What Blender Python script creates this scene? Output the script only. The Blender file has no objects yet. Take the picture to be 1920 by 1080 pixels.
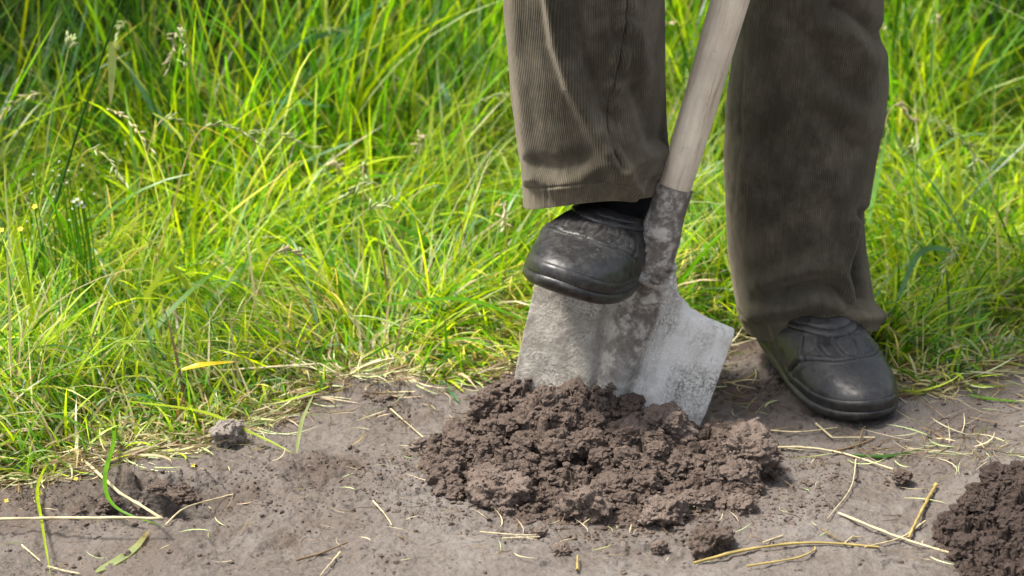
import bpy, math
import numpy as np
from mathutils import Vector, Matrix

rng = np.random.default_rng(7)
C = bpy.context.scene.collection
R = math.radians

# ------------------------------------------------------------------ camera
PITCH = R(20.0)
DIST = 3.6
T = 0.1767                                   # tan of half the horizontal field of view
CAM = np.array([0.0, -DIST*math.cos(PITCH), DIST*math.sin(PITCH)])
cam_d = bpy.data.cameras.new('camera')
cam = bpy.data.objects.new('camera', cam_d)
C.objects.link(cam)
cam.location = CAM
cam.rotation_euler = (math.pi/2-PITCH, 0, 0)
cam_d.sensor_width = 36
cam_d.lens = 18.0/T
cam_d.clip_end = 500
cam_d.dof.use_dof = True
cam_d.dof.focus_distance = 3.02
cam_d.dof.aperture_fstop = 6.3
bpy.context.scene.camera = cam

# ------------------------------------------------------------------ light
SUN_DIR = Vector((-0.42, -0.04, 0.90)).normalized()      # towards the sun
world = bpy.data.worlds.new('World')
bpy.context.scene.world = world
world.use_nodes = True
wn = world.node_tree
bgn = wn.nodes['Background']
sky = wn.nodes.new('ShaderNodeTexSky')
sky.sky_type = 'NISHITA'
sky.sun_disc = False
sky.sun_elevation = math.asin(SUN_DIR.z)
sky.sun_rotation = math.atan2(SUN_DIR.x, SUN_DIR.y)
sky.dust_density = 4.0
hs = wn.nodes.new('ShaderNodeHueSaturation')           # thin high cloud: a whiter sky
hs.inputs['Saturation'].default_value = 0.45
wn.links.new(sky.outputs[0], hs.inputs['Color'])
wn.links.new(hs.outputs[0], bgn.inputs[0])
bgn.inputs[1].default_value = 0.055
sd = bpy.data.lights.new('sun', 'SUN')
sd.energy = 1.5
sd.angle = R(10)
sd.color = (1.0, 0.94, 0.84)
sun = bpy.data.objects.new('sun', sd)
C.objects.link(sun)
sun.rotation_euler = SUN_DIR.to_track_quat('Z', 'Y').to_euler()
vs = bpy.context.scene.view_settings
vs.view_transform = 'Standard'
vs.look = 'None'
vs.gamma = 1
vs.use_curve_mapping = False
vs.exposure = 2.42

# ------------------------------------------------------------------ picture <-> place
RT = np.array([1.0, 0, 0])
FW = np.array([0, math.cos(PITCH), -math.sin(PITCH)])
UP = np.array([0, math.sin(PITCH), math.cos(PITCH)])

def ray(px, py):
    return FW + (px-960)/960*T*RT + (540-py)/960*T*UP
def G(px, py, z=0.0):                        # the point at height z seen there
    d = ray(px, py); k = (z-CAM[2])/d[2]
    return CAM + d*k
def V(px, py, Y):                            # the point in the upright plane y = Y seen there
    d = ray(px, py); k = (Y-CAM[1])/d[1]
    return CAM + d*k
def proj(v):
    q = v - CAM
    dz = q @ FW
    return 960 + (q @ RT)/dz/T*960, 540 - (q @ UP)/dz/T*960

# ------------------------------------------------------------------ noise
def _h(ix, iy, iz, s):
    n = (ix.astype(np.int64)*73856093) ^ (iy.astype(np.int64)*19349663) ^ (iz.astype(np.int64)*83492791) ^ (s*2654435761 & 0x7fffffff)
    n = (n ^ (n >> 13))*1274126177 & 0x7fffffff
    n = (n ^ (n >> 15))*2246822519 & 0x7fffffff
    n = n ^ (n >> 12)
    return (n & 0xffff)/65535.0
def vnoise(p, s=0):                          # smooth value noise, -1..1
    f = np.floor(p); t = p-f; i = f.astype(np.int64)
    t = t*t*t*(t*(t*6-15)+10)
    r = 0
    for a in (0, 1):
        for b in (0, 1):
            for c in (0, 1):
                w = (t[:, 0] if a else 1-t[:, 0])*(t[:, 1] if b else 1-t[:, 1])*(t[:, 2] if c else 1-t[:, 2])
                r = r + w*_h(i[:, 0]+a, i[:, 1]+b, i[:, 2]+c, s)
    return r*2-1
def fbm(p, o=4, s=0, g=0.5):
    a = 1; r = 0; q = p.copy()
    for k in range(o):
        r = r + a*vnoise(q, s+k*17); a *= g; q = q*2.03+11.3
    return r
def worley(p, s=0):                          # distance to the nearest seed
    f = np.floor(p).astype(np.int64); best = np.full(len(p), 9.0)
    for a in (-1, 0, 1):
        for b in (-1, 0, 1):
            for c in (-1, 0, 1):
                ix, iy, iz = f[:, 0]+a, f[:, 1]+b, f[:, 2]+c
                d = (ix+_h(ix, iy, iz, s+1)-p[:, 0])**2+(iy+_h(ix, iy, iz, s+2)-p[:, 1])**2+(iz+_h(ix, iy, iz, s+3)-p[:, 2])**2
                best = np.minimum(best, d)
    return np.sqrt(best)
def chunks(p, s=0):                          # per-cell steps and tilts, as of earth broken into chunks
    f = np.floor(p).astype(np.int64); best = np.full(len(p), 9.0); val = np.zeros(len(p))
    for a in (-1, 0, 1):
        for b in (-1, 0, 1):
            ix, iy, iz = f[:, 0]+a, f[:, 1]+b, f[:, 2]*0
            dx, dy = ix+_h(ix, iy, iz, s+1)-p[:, 0], iy+_h(ix, iy, iz, s+2)-p[:, 1]
            d = dx*dx+dy*dy; k = d < best
            v = _h(ix, iy, iz, s+3)-0.5+1.3*dx*(_h(ix, iy, iz, s+4)-0.5)+1.3*dy*(_h(ix, iy, iz, s+5)-0.2)
            val = np.where(k, v, val); best = np.where(k, d, best)
    return val
def sm(x, a, b):
    t = np.clip((x-a)/(b-a), 0, 1); return t*t*(3-2*t)

# ------------------------------------------------------------------ mesh helpers
def mesh_np(name, V_, F_, mat=None, parent=None, smooth=True, col=None, uv=None, uv_idx=None, kind=None):
    V_ = np.asarray(V_, dtype=np.float32); F_ = np.asarray(F_, dtype=np.int32)
    k = F_.shape[1]; n = len(F_)
    m = bpy.data.meshes.new(name)
    m.vertices.add(len(V_)); m.vertices.foreach_set('co', V_.ravel())
    m.loops.add(n*k); m.loops.foreach_set('vertex_index', F_.ravel())
    m.polygons.add(n)
    m.polygons.foreach_set('loop_start', np.arange(0, n*k, k, dtype=np.int32))
    m.polygons.foreach_set('use_smooth', np.full(n, smooth))
    if col is not None:
        a = m.color_attributes.new('tint', 'FLOAT_COLOR', 'POINT')
        a.data.foreach_set('color', np.c_[col, np.ones(len(col))].astype(np.float32).ravel())
    if uv is not None:
        l = m.uv_layers.new(name='UVMap')
        l.data.foreach_set('uv', uv[F_.ravel()].astype(np.float32).ravel())
    m.update(calc_edges=True)
    m.validate()
    o = bpy.data.objects.new(name, m)
    C.objects.link(o)
    if mat: m.materials.append(mat)
    if parent: o.parent = parent
    if kind: o['kind'] = kind
    return o
def tag(o, label=None, cat=None, group=None, kind=None):
    if label: o['label'] = label
    if cat: o['category'] = cat
    if group: o['group'] = group
    if kind: o['kind'] = kind
    return o
def empty(name, loc=(0, 0, 0)):
    o = bpy.data.objects.new(name, None); C.objects.link(o); o.location = loc
    o.empty_display_size = 0.05
    return o
def grid_faces(nu, nv, wrap_u=False, off=0):  # nv rows of nu vertices
    r = np.arange(nv-1)[:, None]; c = np.arange(nu if wrap_u else nu-1)[None, :]
    c2 = (c+1) % nu
    F = np.stack([r*nu+c, r*nu+c2, (r+1)*nu+c2, (r+1)*nu+c], -1).reshape(-1, 4)
    return F+off
def tube(points, radii, sides=6, cap=True):
    P = np.asarray(points, float); n = len(P)
    tg = np.gradient(P, axis=0); tg /= np.linalg.norm(tg, axis=1)[:, None]+1e-9
    ref = np.array([0, 0, 1.0]) if abs(tg[0][2]) < 0.9 else np.array([0, 1.0, 0])
    a = np.cross(tg, ref); a /= np.linalg.norm(a, axis=1)[:, None]+1e-9
    b = np.cross(tg, a)
    th = np.arange(sides)/sides*2*math.pi
    rr = np.broadcast_to(np.asarray(radii, float), (n,))
    vv = P[:, None, :]+rr[:, None, None]*(np.cos(th)[None, :, None]*a[:, None, :]+np.sin(th)[None, :, None]*b[:, None, :])
    return vv.reshape(-1, 3), grid_faces(sides, n, True)
def smooth_line(pts, n=24):                  # Catmull-Rom through the points
    P = np.asarray(pts, float)
    if len(P) == 2:
        t = np.linspace(0, 1, n)[:, None]; return P[0]*(1-t)+P[1]*t
    Q = np.vstack([2*P[0]-P[1], P, 2*P[-1]-P[-2]])
    out = []
    per = max(3, n//(len(P)-1))
    for i in range(1, len(Q)-2):
        t = np.linspace(0, 1, per, endpoint=False)[:, None]
        p0, p1, p2, p3 = Q[i-1], Q[i], Q[i+1], Q[i+2]
        out.append(0.5*((2*p1)+(-p0+p2)*t+(2*p0-5*p1+4*p2-p3)*t*t+(-p0+3*p1-3*p2+p3)*t**3))
    out.append(P[-1][None])
    return np.vstack(out)
class Bag:                                   # joins pieces into one mesh
    def __init__(s): s.v = []; s.f = []; s.c = []; s.n = 0
    def add(s, v, f, c=None):
        v = np.asarray(v, float)
        s.v.append(v); s.f.append(np.asarray(f)+s.n); s.n += len(v)
        if c is not None: s.c.append(np.broadcast_to(np.asarray(c, float), (len(v), 3)))
    def build(s, name, mat, parent=None, smooth=True, kind=None):
        return mesh_np(name, np.vstack(s.v), np.vstack(s.f), mat, parent, smooth, np.vstack(s.c) if s.c else None, kind=kind)
def ico(sub):
    import bmesh
    bm = bmesh.new(); bmesh.ops.create_icosphere(bm, subdivisions=sub, radius=1)
    v = np.array([x.co[:] for x in bm.verts]); f = np.array([[q.index for q in x.verts] for x in bm.faces]); bm.free()
    return v, f
def polydist(px, py, line):                  # distance in the picture's own units to a polyline
    best = np.full(len(px), 1e9); L = np.asarray(line, float)
    for a, b in zip(L[:-1], L[1:]):
        d = b-a; t = np.clip(((px-a[0])*d[0]+(py-a[1])*d[1])/(d@d), 0, 1)
        best = np.minimum(best, np.hypot(px-a[0]-t*d[0], py-a[1]-t*d[1]))
    return best

# ------------------------------------------------------------------ materials
class M:
    def __init__(s, name):
        s.m = bpy.data.materials.new(name); s.m.use_nodes = True
        s.t = s.m.node_tree; s.b = s.t.nodes['Principled BSDF']
        s.out = s.t.nodes['Material Output']
    def n(s, kind, **kw):
        x = s.t.nodes.new('ShaderNode'+kind)
        for k, v in kw.items():
            if k in x.inputs: x.inputs[k].default_value = v
            else: setattr(x, k, v)
        return x
    def l(s, a, b): s.t.links.new(a, b)
    def coord(s, which='Object'):
        if not hasattr(s, 'tc'): s.tc = s.n('TexCoord')
        return s.tc.outputs[which]
    def noise(s, scale, detail=4, rough=0.55, vec=None, dist=0):
        x = s.n('TexNoise'); x.inputs['Scale'].default_value = scale; x.inputs['Detail'].default_value = detail
        x.inputs['Roughness'].default_value = rough; x.inputs['Distortion'].default_value = dist
        s.l(vec or s.coord(), x.inputs['Vector']); return x.outputs['Fac']
    def ramp(s, fac, stops):
        x = s.n('ValToRGB'); e = x.color_ramp.elements
        while len(e) < len(stops): e.new(0.5)
        for i, (p, c) in enumerate(stops):
            e[i].position = p; e[i].color = (*c, 1) if len(c) == 3 else c
        s.l(fac, x.inputs[0]); return x.outputs[0]
    def mix(s, fac, a, b, mode='MIX'):
        x = s.n('Mix'); x.data_type = 'RGBA'; x.blend_type = mode
        for i, q in ((0, fac), (6, a), (7, b)):
            if isinstance(q, (int, float)): x.inputs[i].default_value = q
            elif isinstance(q, tuple): x.inputs[i].default_value = (*q, 1)
            else: s.l(q, x.inputs[i])
        return x.outputs[2]
    def math(s, op, a, b=0.5):
        x = s.n('Math'); x.operation = op
        for i, q in ((0, a), (1, b)):
            if isinstance(q, (int, float)): x.inputs[i].default_value = q
            else: s.l(q, x.inputs[i])
        return x.outputs[0]
    def bump(s, h, dist=0.002, strength=1.0, prev=None):
        x = s.n('Bump'); x.inputs['Distance'].default_value = dist; x.inputs['Strength'].default_value = strength
        s.l(h, x.inputs['Height'])
        if prev: s.l(prev, x.inputs['Normal'])
        return x.outputs[0]

def soil_mat(name, a, b, c, fine=1.0, rough=0.95, bumpd=0.0025, spec=0.2, tint=False):
    m = M(name)
    n1 = m.noise(9, 5, 0.6); n2 = m.noise(160*fine, 4, 0.7); n3 = m.noise(45, 6, 0.65)
    col = m.ramp(n1, [(0.30, a), (0.52, b), (0.72, c)])
    col = m.mix(m.ramp(n3, [(0.35, (0, 0, 0)), (0.7, (1, 1, 1))]), col, b)
    col = m.mix(0.55, col, m.ramp(n2, [(0.25, (0.45, 0.43, 0.42)), (0.5, (1, 1, 1)), (0.8, (1.35, 1.33, 1.3))]), 'MULTIPLY')
    if tint:
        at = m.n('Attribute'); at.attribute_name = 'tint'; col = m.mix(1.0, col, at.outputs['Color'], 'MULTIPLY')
    m.l(col, m.b.inputs['Base Color'])
    m.b.inputs['Roughness'].default_value = rough
    m.b.inputs['Specular IOR Level'].default_value = spec
    v = m.n('TexVoronoi', Scale=230.0*fine); m.l(m.coord(), v.inputs['Vector'])
    h = m.math('ADD', m.math('MULTIPLY', m.noise(330*fine, 5, 0.7), 1.0), m.math('MULTIPLY', v.outputs['Distance'], -0.7))
    nrm = m.bump(h, bumpd, 0.9)
    m.l(nrm, m.b.inputs['Normal'])
    return m.m
MAT_GROUND = soil_mat('trodden_soil', (0.098, 0.081, 0.069), (0.140, 0.122, 0.109), (0.182, 0.168, 0.158), 0.8, 0.85, 0.0026, tint=True)
MAT_CRUMB = soil_mat('crumbled_soil', (0.080, 0.060, 0.048), (0.115, 0.090, 0.075), (0.155, 0.130, 0.114), 1.0)
MAT_HEAP = soil_mat('dug_soil', (0.066, 0.048, 0.038), (0.100, 0.075, 0.061), (0.145, 0.113, 0.095), 1.1)
MAT_MOIST = soil_mat('moist_dug_soil', (0.040, 0.029, 0.024), (0.060, 0.044, 0.037), (0.085, 0.065, 0.055), 1.1)
MAT_CLOD = soil_mat('dry_clod_soil', (0.095, 0.070, 0.056), (0.145, 0.112, 0.093), (0.200, 0.160, 0.137), 1.1)

def plant_mat(name, trans=0.52, rough=0.36, gloss=0.45, thick=False):
    m = M(name)
    at = m.n('Attribute'); at.attribute_name = 'tint'
    n = m.noise(55, 2, 0.5)
    col = m.mix(0.6, at.outputs['Color'], m.ramp(n, [(0.3, (0.7, 0.72, 0.7)), (0.7, (1.25, 1.22, 1.15))]), 'MULTIPLY')
    m.l(col, m.b.inputs['Base Color'])
    m.b.inputs['Roughness'].default_value = rough
    m.b.inputs['Specular IOR Level'].default_value = gloss
    tr = m.n('BsdfTranslucent')
    tc = m.mix(1.0, col, (1.75, 1.65, 0.6), 'MULTIPLY')
    m.l(tc, tr.inputs['Color'])
    mx = m.n('MixShader'); mx.inputs[0].default_value = trans
    m.l(m.b.outputs[0], mx.inputs[1]); m.l(tr.outputs[0], mx.inputs[2]); m.l(mx.outputs[0], m.out.inputs['Surface'])
    return m.m
MAT_GRASS = plant_mat('grass_blade')
MAT_STRAW = plant_mat('dry_straw', 0.12, 0.5, 0.35)

# ------------------------------------------------------------------ the ground
EDGE_PX = [(-260, 885), (0, 872), (150, 862), (300, 838), (400, 800), (520, 772), (600, 745), (700, 712), (850, 700), (960, 690),
           (1120, 690), (1390, 668), (1470, 690), (1680, 738), (1770, 722), (1850, 690), (1920, 662), (2120, 640)]
EG = np.array([G(x, y)[:2] for x, y in EDGE_PX])
def edge_y(x): return np.interp(x, EG[:, 0], EG[:, 1])
BLOBS = [  # (px, py, radius m, height m): dips and rises of the trodden ground
    (290, 935, 0.060, -0.016), (360, 930, 0.045, -0.010), (150, 960, 0.07, 0.005), (720, 905, 0.07, 0.012), (640, 900, 0.055, -0.010),
    (830, 960, 0.09, 0.006), (560, 1000, 0.07, -0.007), (470, 900, 0.07, 0.006), (700, 740, 0.09, 0.014), (660, 740, 0.05, 0.010), (1580, 900, 0.08, 0.006),
    (1700, 905, 0.045, -0.008), (1480, 1010, 0.10, 0.005), (1750, 800, 0.10, 0.005), (950, 1040, 0.12, 0.006), (1250, 1050, 0.07, -0.004), (60, 1040, 0.09, -0.008)]
BL = [(G(a, b)[0], G(a, b)[1], r, h) for a, b, r, h in BLOBS]
CRUMBLY = [(620, 890, 0.075, 1.0), (330, 930, 0.10, 1.0), (520, 1000, 0.10, 0.8), (90, 950, 0.12, 0.8), (1420, 745, 0.10, 0.9), (420, 870, 0.08, 0.6), (760, 780, 0.05, 0.7), (700, 1040, 0.08, 0.4),
           (1700, 870, 0.07, 0.7), (1250, 1010, 0.07, 0.35), (1010, 985, 0.09, 0.45), (1850, 800, 0.10, 0.35), (120, 1050, 0.1, 0.4)]
CR = [(G(a, b)[0], G(a, b)[1], r, h) for a, b, r, h in CRUMBLY]
def crumbly(x, y):
    m = np.zeros_like(x)
    for cx, cy, r, w in CR:
        m = np.maximum(m, w*np.exp(-(((x-cx)/r)**2+((y-cy)/(r*0.8))**2)))
    return m
def ground_z(x, y, detail=True):
    x = np.atleast_1d(np.asarray(x, float)); y = np.atleast_1d(np.asarray(y, float))
    p = np.c_[x, y, np.zeros_like(x)]
    z = 0.008*fbm(p*3.1, 3, 5)+0.0035*fbm(p*np.array([11, 14, 1]), 3, 9)
    for cx, cy, r, h in BL:
        z = z+h*np.exp(-(((x-cx)/r)**2+((y-cy)/(r*0.75))**2))
    if detail:
        near = (np.abs(x) < 0.9)*(y < 0.2)
        c = crumbly(x, y)+0.5*sm(y-edge_y(x), -0.06, 0.02)
        f = fbm(p*70, 4, 21, 0.6)
        w = worley(p*np.array([95, 95, 1]), 3)
        z = z+near*(0.0007*fbm(p*130, 3, 37, 0.7)+0.0026*fbm(p*24, 6, 31, 0.66)*(0.5+c)+np.clip(c, 0, 1.1)*(0.0042*np.maximum(f, -0.3)+0.0034*(0.6-w)))
        hx, hy = BL[0][0], BL[0][1]; hol = np.exp(-(((x-hx+0.006*vnoise(p*60, 4))/0.050)**2+((y-hy+0.01*vnoise(p*50, 6))/0.026)**2)**2)
        z = z-near*hol*(0.030+0.008*f)+near*0.010*np.exp(-(((x-hx)/0.060)**2+((y-hy-0.036)/0.012)**2))*(1+f)
        pw = p+0.012*np.c_[fbm(p*25, 3, 7), fbm(p*25, 3, 12), z*0]
        z = z+near*0.0035*chunks(pw*np.array([30, 42, 1]), 140)*sm(fbm(p*6.5, 3, 72), -0.15, 0.5)+near*0.0016*chunks(pw*np.array([85, 110, 1]), 150)*(0.35+c)
        # cracks and scuffs in the crust
        cr = np.abs(fbm(p*np.array([17, 26, 1])+0.25*fbm(p*60, 2, 8)[:, None], 2, 44))
        z = z-near*0.0034*np.exp(-(cr/0.04)**2)*sm(fbm(p*7, 2, 70), 0.05, 0.5)
    return z
def build_ground():
    def axis(lo, hi, st, far):
        a = np.arange(lo, hi, st); up = [a[-1]]; dn = [a[0]]; s = st
        while up[-1] < far: s *= 1.25; up.append(up[-1]+s)
        s = st
        while dn[-1] > -far: s *= 1.25; dn.append(dn[-1]-s)
        return np.array(dn[:0:-1]+list(a)+up[1:])
    xs = axis(-0.66, 0.68, 0.0023, 120); ys = axis(-0.86, -0.10, 0.0026, 120)
    X, Y = np.meshgrid(xs, ys); x = X.ravel(); y = Y.ravel()
    z = ground_z(x, y)*np.where((np.abs(x) > 6) | (np.abs(y) > 6), 0, 1)
    p = np.c_[x, y, x*0]                          # crumbled and damp soil is browner than the trodden crust
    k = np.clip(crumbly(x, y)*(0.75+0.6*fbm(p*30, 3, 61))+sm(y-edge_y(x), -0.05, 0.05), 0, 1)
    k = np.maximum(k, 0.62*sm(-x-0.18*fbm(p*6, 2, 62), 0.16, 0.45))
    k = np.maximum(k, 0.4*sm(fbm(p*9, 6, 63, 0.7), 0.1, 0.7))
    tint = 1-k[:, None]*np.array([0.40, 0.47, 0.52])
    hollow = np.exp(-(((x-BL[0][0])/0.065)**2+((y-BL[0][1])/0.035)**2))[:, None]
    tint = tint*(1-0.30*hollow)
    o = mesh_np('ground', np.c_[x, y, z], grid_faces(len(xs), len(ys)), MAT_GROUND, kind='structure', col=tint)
    o['label'] = 'trodden grey brown bare soil with crumbly patches'
build_ground()

# ------------------------------------------------------------------ clods and crumbs
ICO = {k: ico(k) for k in (1, 2, 3, 4, 5)}
def facets(v, seed, n=15, lo=0.72, hi=1.05):    # how far out a lump broken along n planes reaches
    g = np.random.default_rng(1000+seed); q = g.standard_normal((n, 3)); q /= np.linalg.norm(q, axis=1)[:, None]
    o = g.uniform(lo, hi, n); c = v @ q.T
    return np.minimum(np.where(c > 0.05, o[None]/np.maximum(c, 0.05), 9).min(1), 1.25)
def clod_verts(r, seed, sub=5, squash=(1, 1, 0.75), rough=1.0):
    v, f = ICO[sub]
    off = np.array([seed*3.7, seed*1.3, seed*7.1])
    d = facets(v, seed)+rough*(0.14*fbm(v*1.2+off, 2, seed)+0.20*fbm(v*3.4+off, 5, seed+5, 0.62))-0.12*np.abs(fbm(v*2.6+off, 3, seed+6))
    g = 0.010/r                                # crumbs about a centimetre across on its skin
    d = d+rough*g*(0.08*(0.62-worley(v*(r/0.0055)+off, seed)))
    if sub >= 5: d = d+rough*g*0.20*(0.62-worley(v*(r/0.0038)+off, seed+9))
    return v*d[:, None]*np.array(squash)*r, f
def put_clod(px, py, r, label, seed, mat=None, zoff=0.4, squash=(1, 1, 0.78), z0=None, name='soil_clod', cat='clod', sub=5, group=None):
    p = G(px, py, (z0 or 0)+r*zoff) if z0 is not None else G(px, py, r*zoff)
    v, f = clod_verts(r, seed, sub, squash)
    o = mesh_np(name, v, f, mat or MAT_CLOD)
    base = ground_z(p[0], p[1], False)[0] if z0 is None else 0
    o.location = (p[0], p[1], p[2]+base)
    o.rotation_euler = (0, 0, seed*1.7)
    tag(o, label, cat, group)
    if r > 0.0115:                              # loose grains stuck to it
        k = rng.integers(0, len(v), int(60+r*26000)); bag = Bag()
        scatter_crumbs(bag, v[k], 0.0005+0.0022*rng.random(len(k))**3)
        bag.build('grains', mat or MAT_CLOD, o, smooth=False, kind='stuff')
    return o
PEB = []
for k in range(8):
    v, f = ICO[1] if k < 6 else ICO[2]
    d = 1+0.55*fbm(v*1.7+k*5.1, 2, 60+k)
    PEB.append((v*d[:, None], f))
def scatter_crumbs(bag, pts, sizes):
    for k in range(8):
        sel = np.arange(len(pts)) % 8 == k
        P, S = pts[sel], sizes[sel]
        v, f = PEB[k]; n = len(P)
        if n == 0: continue
        a = rng.random(n)*6.28; ca, sa = np.cos(a), np.sin(a)
        sc = S[:, None]*rng.uniform(0.65, 1.25, (n, 3))
        w = v[None]*sc[:, None, :]
        x = w[..., 0]*ca[:, None]-w[..., 1]*sa[:, None]; y = w[..., 0]*sa[:, None]+w[..., 1]*ca[:, None]
        q = np.stack([x, y, w[..., 2]*0.65], -1)+P[:, None, :]
        F = (f[None]+(np.arange(n)*len(v))[:, None, None]).reshape(-1, 3)
        bag.add(q.reshape(-1, 3), F)

# ------------------------------------------------------------------ the heaps of dug soil
def heap(name, bumps, lo, hi, mat, label, ncr, step=0.0016, seed=0, clods=()):
    xs = np.arange(lo[0], hi[0], step); ys = np.arange(lo[1], hi[1], step)
    X, Y = np.meshgrid(xs, ys); x = X.ravel(); y = Y.ravel()
    def base(x, y):
        p = np.c_[x, y, np.zeros_like(x)]
        xw = x+0.012*fbm(p*22, 3, seed+1); yw = y+0.012*fbm(p*22, 3, seed+2)
        h = np.full_like(x, -0.012); acc = np.zeros_like(x)
        for cx, cy, rx, ry, hh in bumps:
            q = ((xw-cx)/rx)**2+((yw-cy)/ry)**2
            acc = np.maximum(acc, hh*np.clip(1-q, 0, 1)**0.7)+0.12*hh*np.exp(-q*1.5)
        return h+acc*1.0
    h = base(x, y)
    m = sm(h, -0.006, 0.012)
    p = np.c_[x, y, h*1.0]
    big = fbm(p*24, 6, seed+3, 0.62)
    lump = 0.62-worley(p*np.array([34, 34, 34]), seed+4)
    cr = 0.62-worley(p*95+0.3*big[:, None], seed+5)
    fi = 0.62-worley(p*230, seed+6)
    cr2 = 0.62-worley(p*150+0.4*big[:, None], seed+15)
    pw = p+0.006*np.c_[fbm(p*55, 3, seed+31), fbm(p*55, 3, seed+32), p[:, 0]*0]
    z = h+m*(0.011*big-0.008*np.abs(fbm(p*34+5, 4, seed+13))+0.013*chunks(pw*42, seed+40)+0.0065*chunks(pw*95, seed+50)+0.0035*chunks(pw*200, seed+60)+0.003*lump+0.0010*cr+0.0010*cr2+0.0020*fi+0.0014*fbm(p*260, 2, seed+16))
    gzz = ground_z(x, y, False)
    z = z+gzz
    dx = m*0.004*vnoise(p*90, seed+7); dy = m*0.004*vnoise(p*90, seed+8)-m*0.35*(z-h-gzz)
    V_ = np.c_[x+dx, y+dy, z]
    nx = len(xs); F = grid_faces(nx, len(ys))
    keep = (z-gzz)[F].max(1) > -0.008
    o = mesh_np(name, V_, F[keep], mat)
    tag(o, label, 'soil heap')
    # loose crumbs lying over it
    hz = z.reshape(len(ys), nx)
    bag = Bag(); n = ncr*3
    px_ = rng.uniform(lo[0], hi[0], n); py_ = rng.uniform(lo[1], hi[1], n)
    b = base(px_, py_); ok = b > -0.004+rng.random(n)*0.004
    px_, py_ = px_[ok][:ncr], py_[ok][:ncr]
    ix = np.clip(((px_-lo[0])/step).astype(int), 0, nx-1); iy = np.clip(((py_-lo[1])/step).astype(int), 0, len(ys)-1)
    pz = hz[iy, ix]
    s = 0.0007+0.0042*rng.random(len(px_))**5+0.0009*rng.random(len(px_))
    scatter_crumbs(bag, np.c_[px_, py_, pz+s*0.2], s)
    for (cx, cy, cz, r, sd) in clods:
        v, f = clod_verts(r, sd, 4, (1, 0.95, 0.8))
        ix = int(np.clip((cx-lo[0])/step, 0, nx-1)); iy = int(np.clip((cy-lo[1])/step, 0, len(ys)-1))
        bag.add(v+np.array([cx, cy, max(hz[iy, ix], 0)+cz]), f)
    c = bag.build('crumb_layer', mat, o, smooth=False, kind='stuff')
    return o, hz, (lo, step, nx, len(ys))

YS = G(1150, 800)[1]                           # the upright plane in which the shovel stands
def gp(px, py): q = G(px, py); return q[0], q[1]
S = 0.00059
hb = []
for px, py, rx, ry, hh in [(1000, 865, 155, 0.120, 0.036), (1050, 825, 165, 0.085, 0.051), (1180, 865, 145, 0.115, 0.040), (880, 870, 105, 0.100, 0.026), (1355, 880, 115, 0.100, 0.034),
                           (1150, 935, 210, 0.085, 0.018), (1000, 935, 120, 0.080, 0.016), (975, 800, 120, 0.060, 0.049), (1100, 795, 130, 0.05, 0.046), (840, 865, 70, 0.06, 0.016)]:
    a, b = gp(px, py); hb.append((a, b, rx*S, ry, hh))
clods = []
for i in range(90):
    a = rng.uniform(830, 1440); b = rng.uniform(800, 950)
    q = gp(a, b); clods.append((q[0], q[1], 0.001, rng.uniform(0.008, 0.019), 200+i))
lo = np.array([G(740, 900)[0], G(1100, 1010)[1]]); hi = np.array([G(1500, 860)[0], G(1100, 735)[1]])
heap0, HZ, HI = heap('soil_heap', hb, lo, hi, MAT_HEAP, 'crumbly brown heap of freshly dug soil piled against the shovel blade', 30000, seed=10, clods=clods)
hb = []
for px, py, rx, ry, hh in [(1940, 990, 150, 0.12, 0.042), (1835, 1005, 90, 0.06, 0.026), (1960, 1060, 160, 0.10, 0.042), (1915, 955, 80, 0.06, 0.032), (2080, 980, 180, 0.14, 0.05)]:
    a, b = gp(px, py); hb.append((a, b, rx*S, ry, hh))
clods = []
for i in range(50):
    a = rng.uniform(1800, 2080); b = rng.uniform(900, 1080)
    q = gp(a, b); clods.append((q[0], q[1], 0.001, rng.uniform(0.007, 0.017), 400+i))
lo2 = np.array([G(1730, 990)[0], -0.92]); hi2 = np.array([0.85, G(1900, 830)[1]])
heap('soil_heap', hb, lo2, hi2, MAT_MOIST, 'dark moist heap of soil at the right edge of the path', 9000, seed=50, clods=clods)

def heap_z(x, y):
    lo_, st, nx, ny = HI
    ix = int(np.clip((x-lo_[0])/st, 0, nx-1)); iy = int(np.clip((y-lo_[1])/st, 0, ny-1))
    return max(HZ[iy, ix], 0)
for px, py, r, z0, lab, sd in [
    (938, 922, 0.026, 0.002, 'rounded pale brown clod at the front left foot of the heap', 1),
    (1097, 942, 0.023, 0.002, 'broken clod at the front middle of the heap', 2),
    (1243, 960, 0.021, 0.0, 'clod at the front of the heap, right of the broken one', 3),
    (1250, 795, 0.026, 0.022, 'big clod leaning on the lower right of the shovel blade', 4),
    (1405, 850, 0.031, 0.008, 'big crumbly clod at the right end of the heap', 5),
    (1330, 1015, 0.021, 0.0, 'lone round dark clod on bare ground in front of the heap', 6),
    (1012, 1000, 0.008, 0.0, 'small upright clod just in front of the heap', 7),
    (1052, 1033, 0.009, 0.0, 'small flat clod lowest in the middle foreground', 8),
    (1237, 1026, 0.008, 0.0, 'small clod left of the lone round clod', 9),
    (1690, 893, 0.0085, 0.0, 'small dark clod left of the moist heap', 10),
    (1310, 940, 0.014, 0.002, 'small flat clod at the front right foot of the heap', 12),
    (1390, 950, 0.013, 0.002, 'small clod below the right end of the heap', 13),
    (790, 835, 0.010, 0.0, 'small clod at the left end of the heap', 14),
    (950, 958, 0.008, 0.0, 'tiny clod under the rounded front left clod', 15)]:
    put_clod(px, py, r, lab, sd, z0=z0, mat=MAT_CLOD if sd not in (6, 10) else MAT_HEAP)
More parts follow.
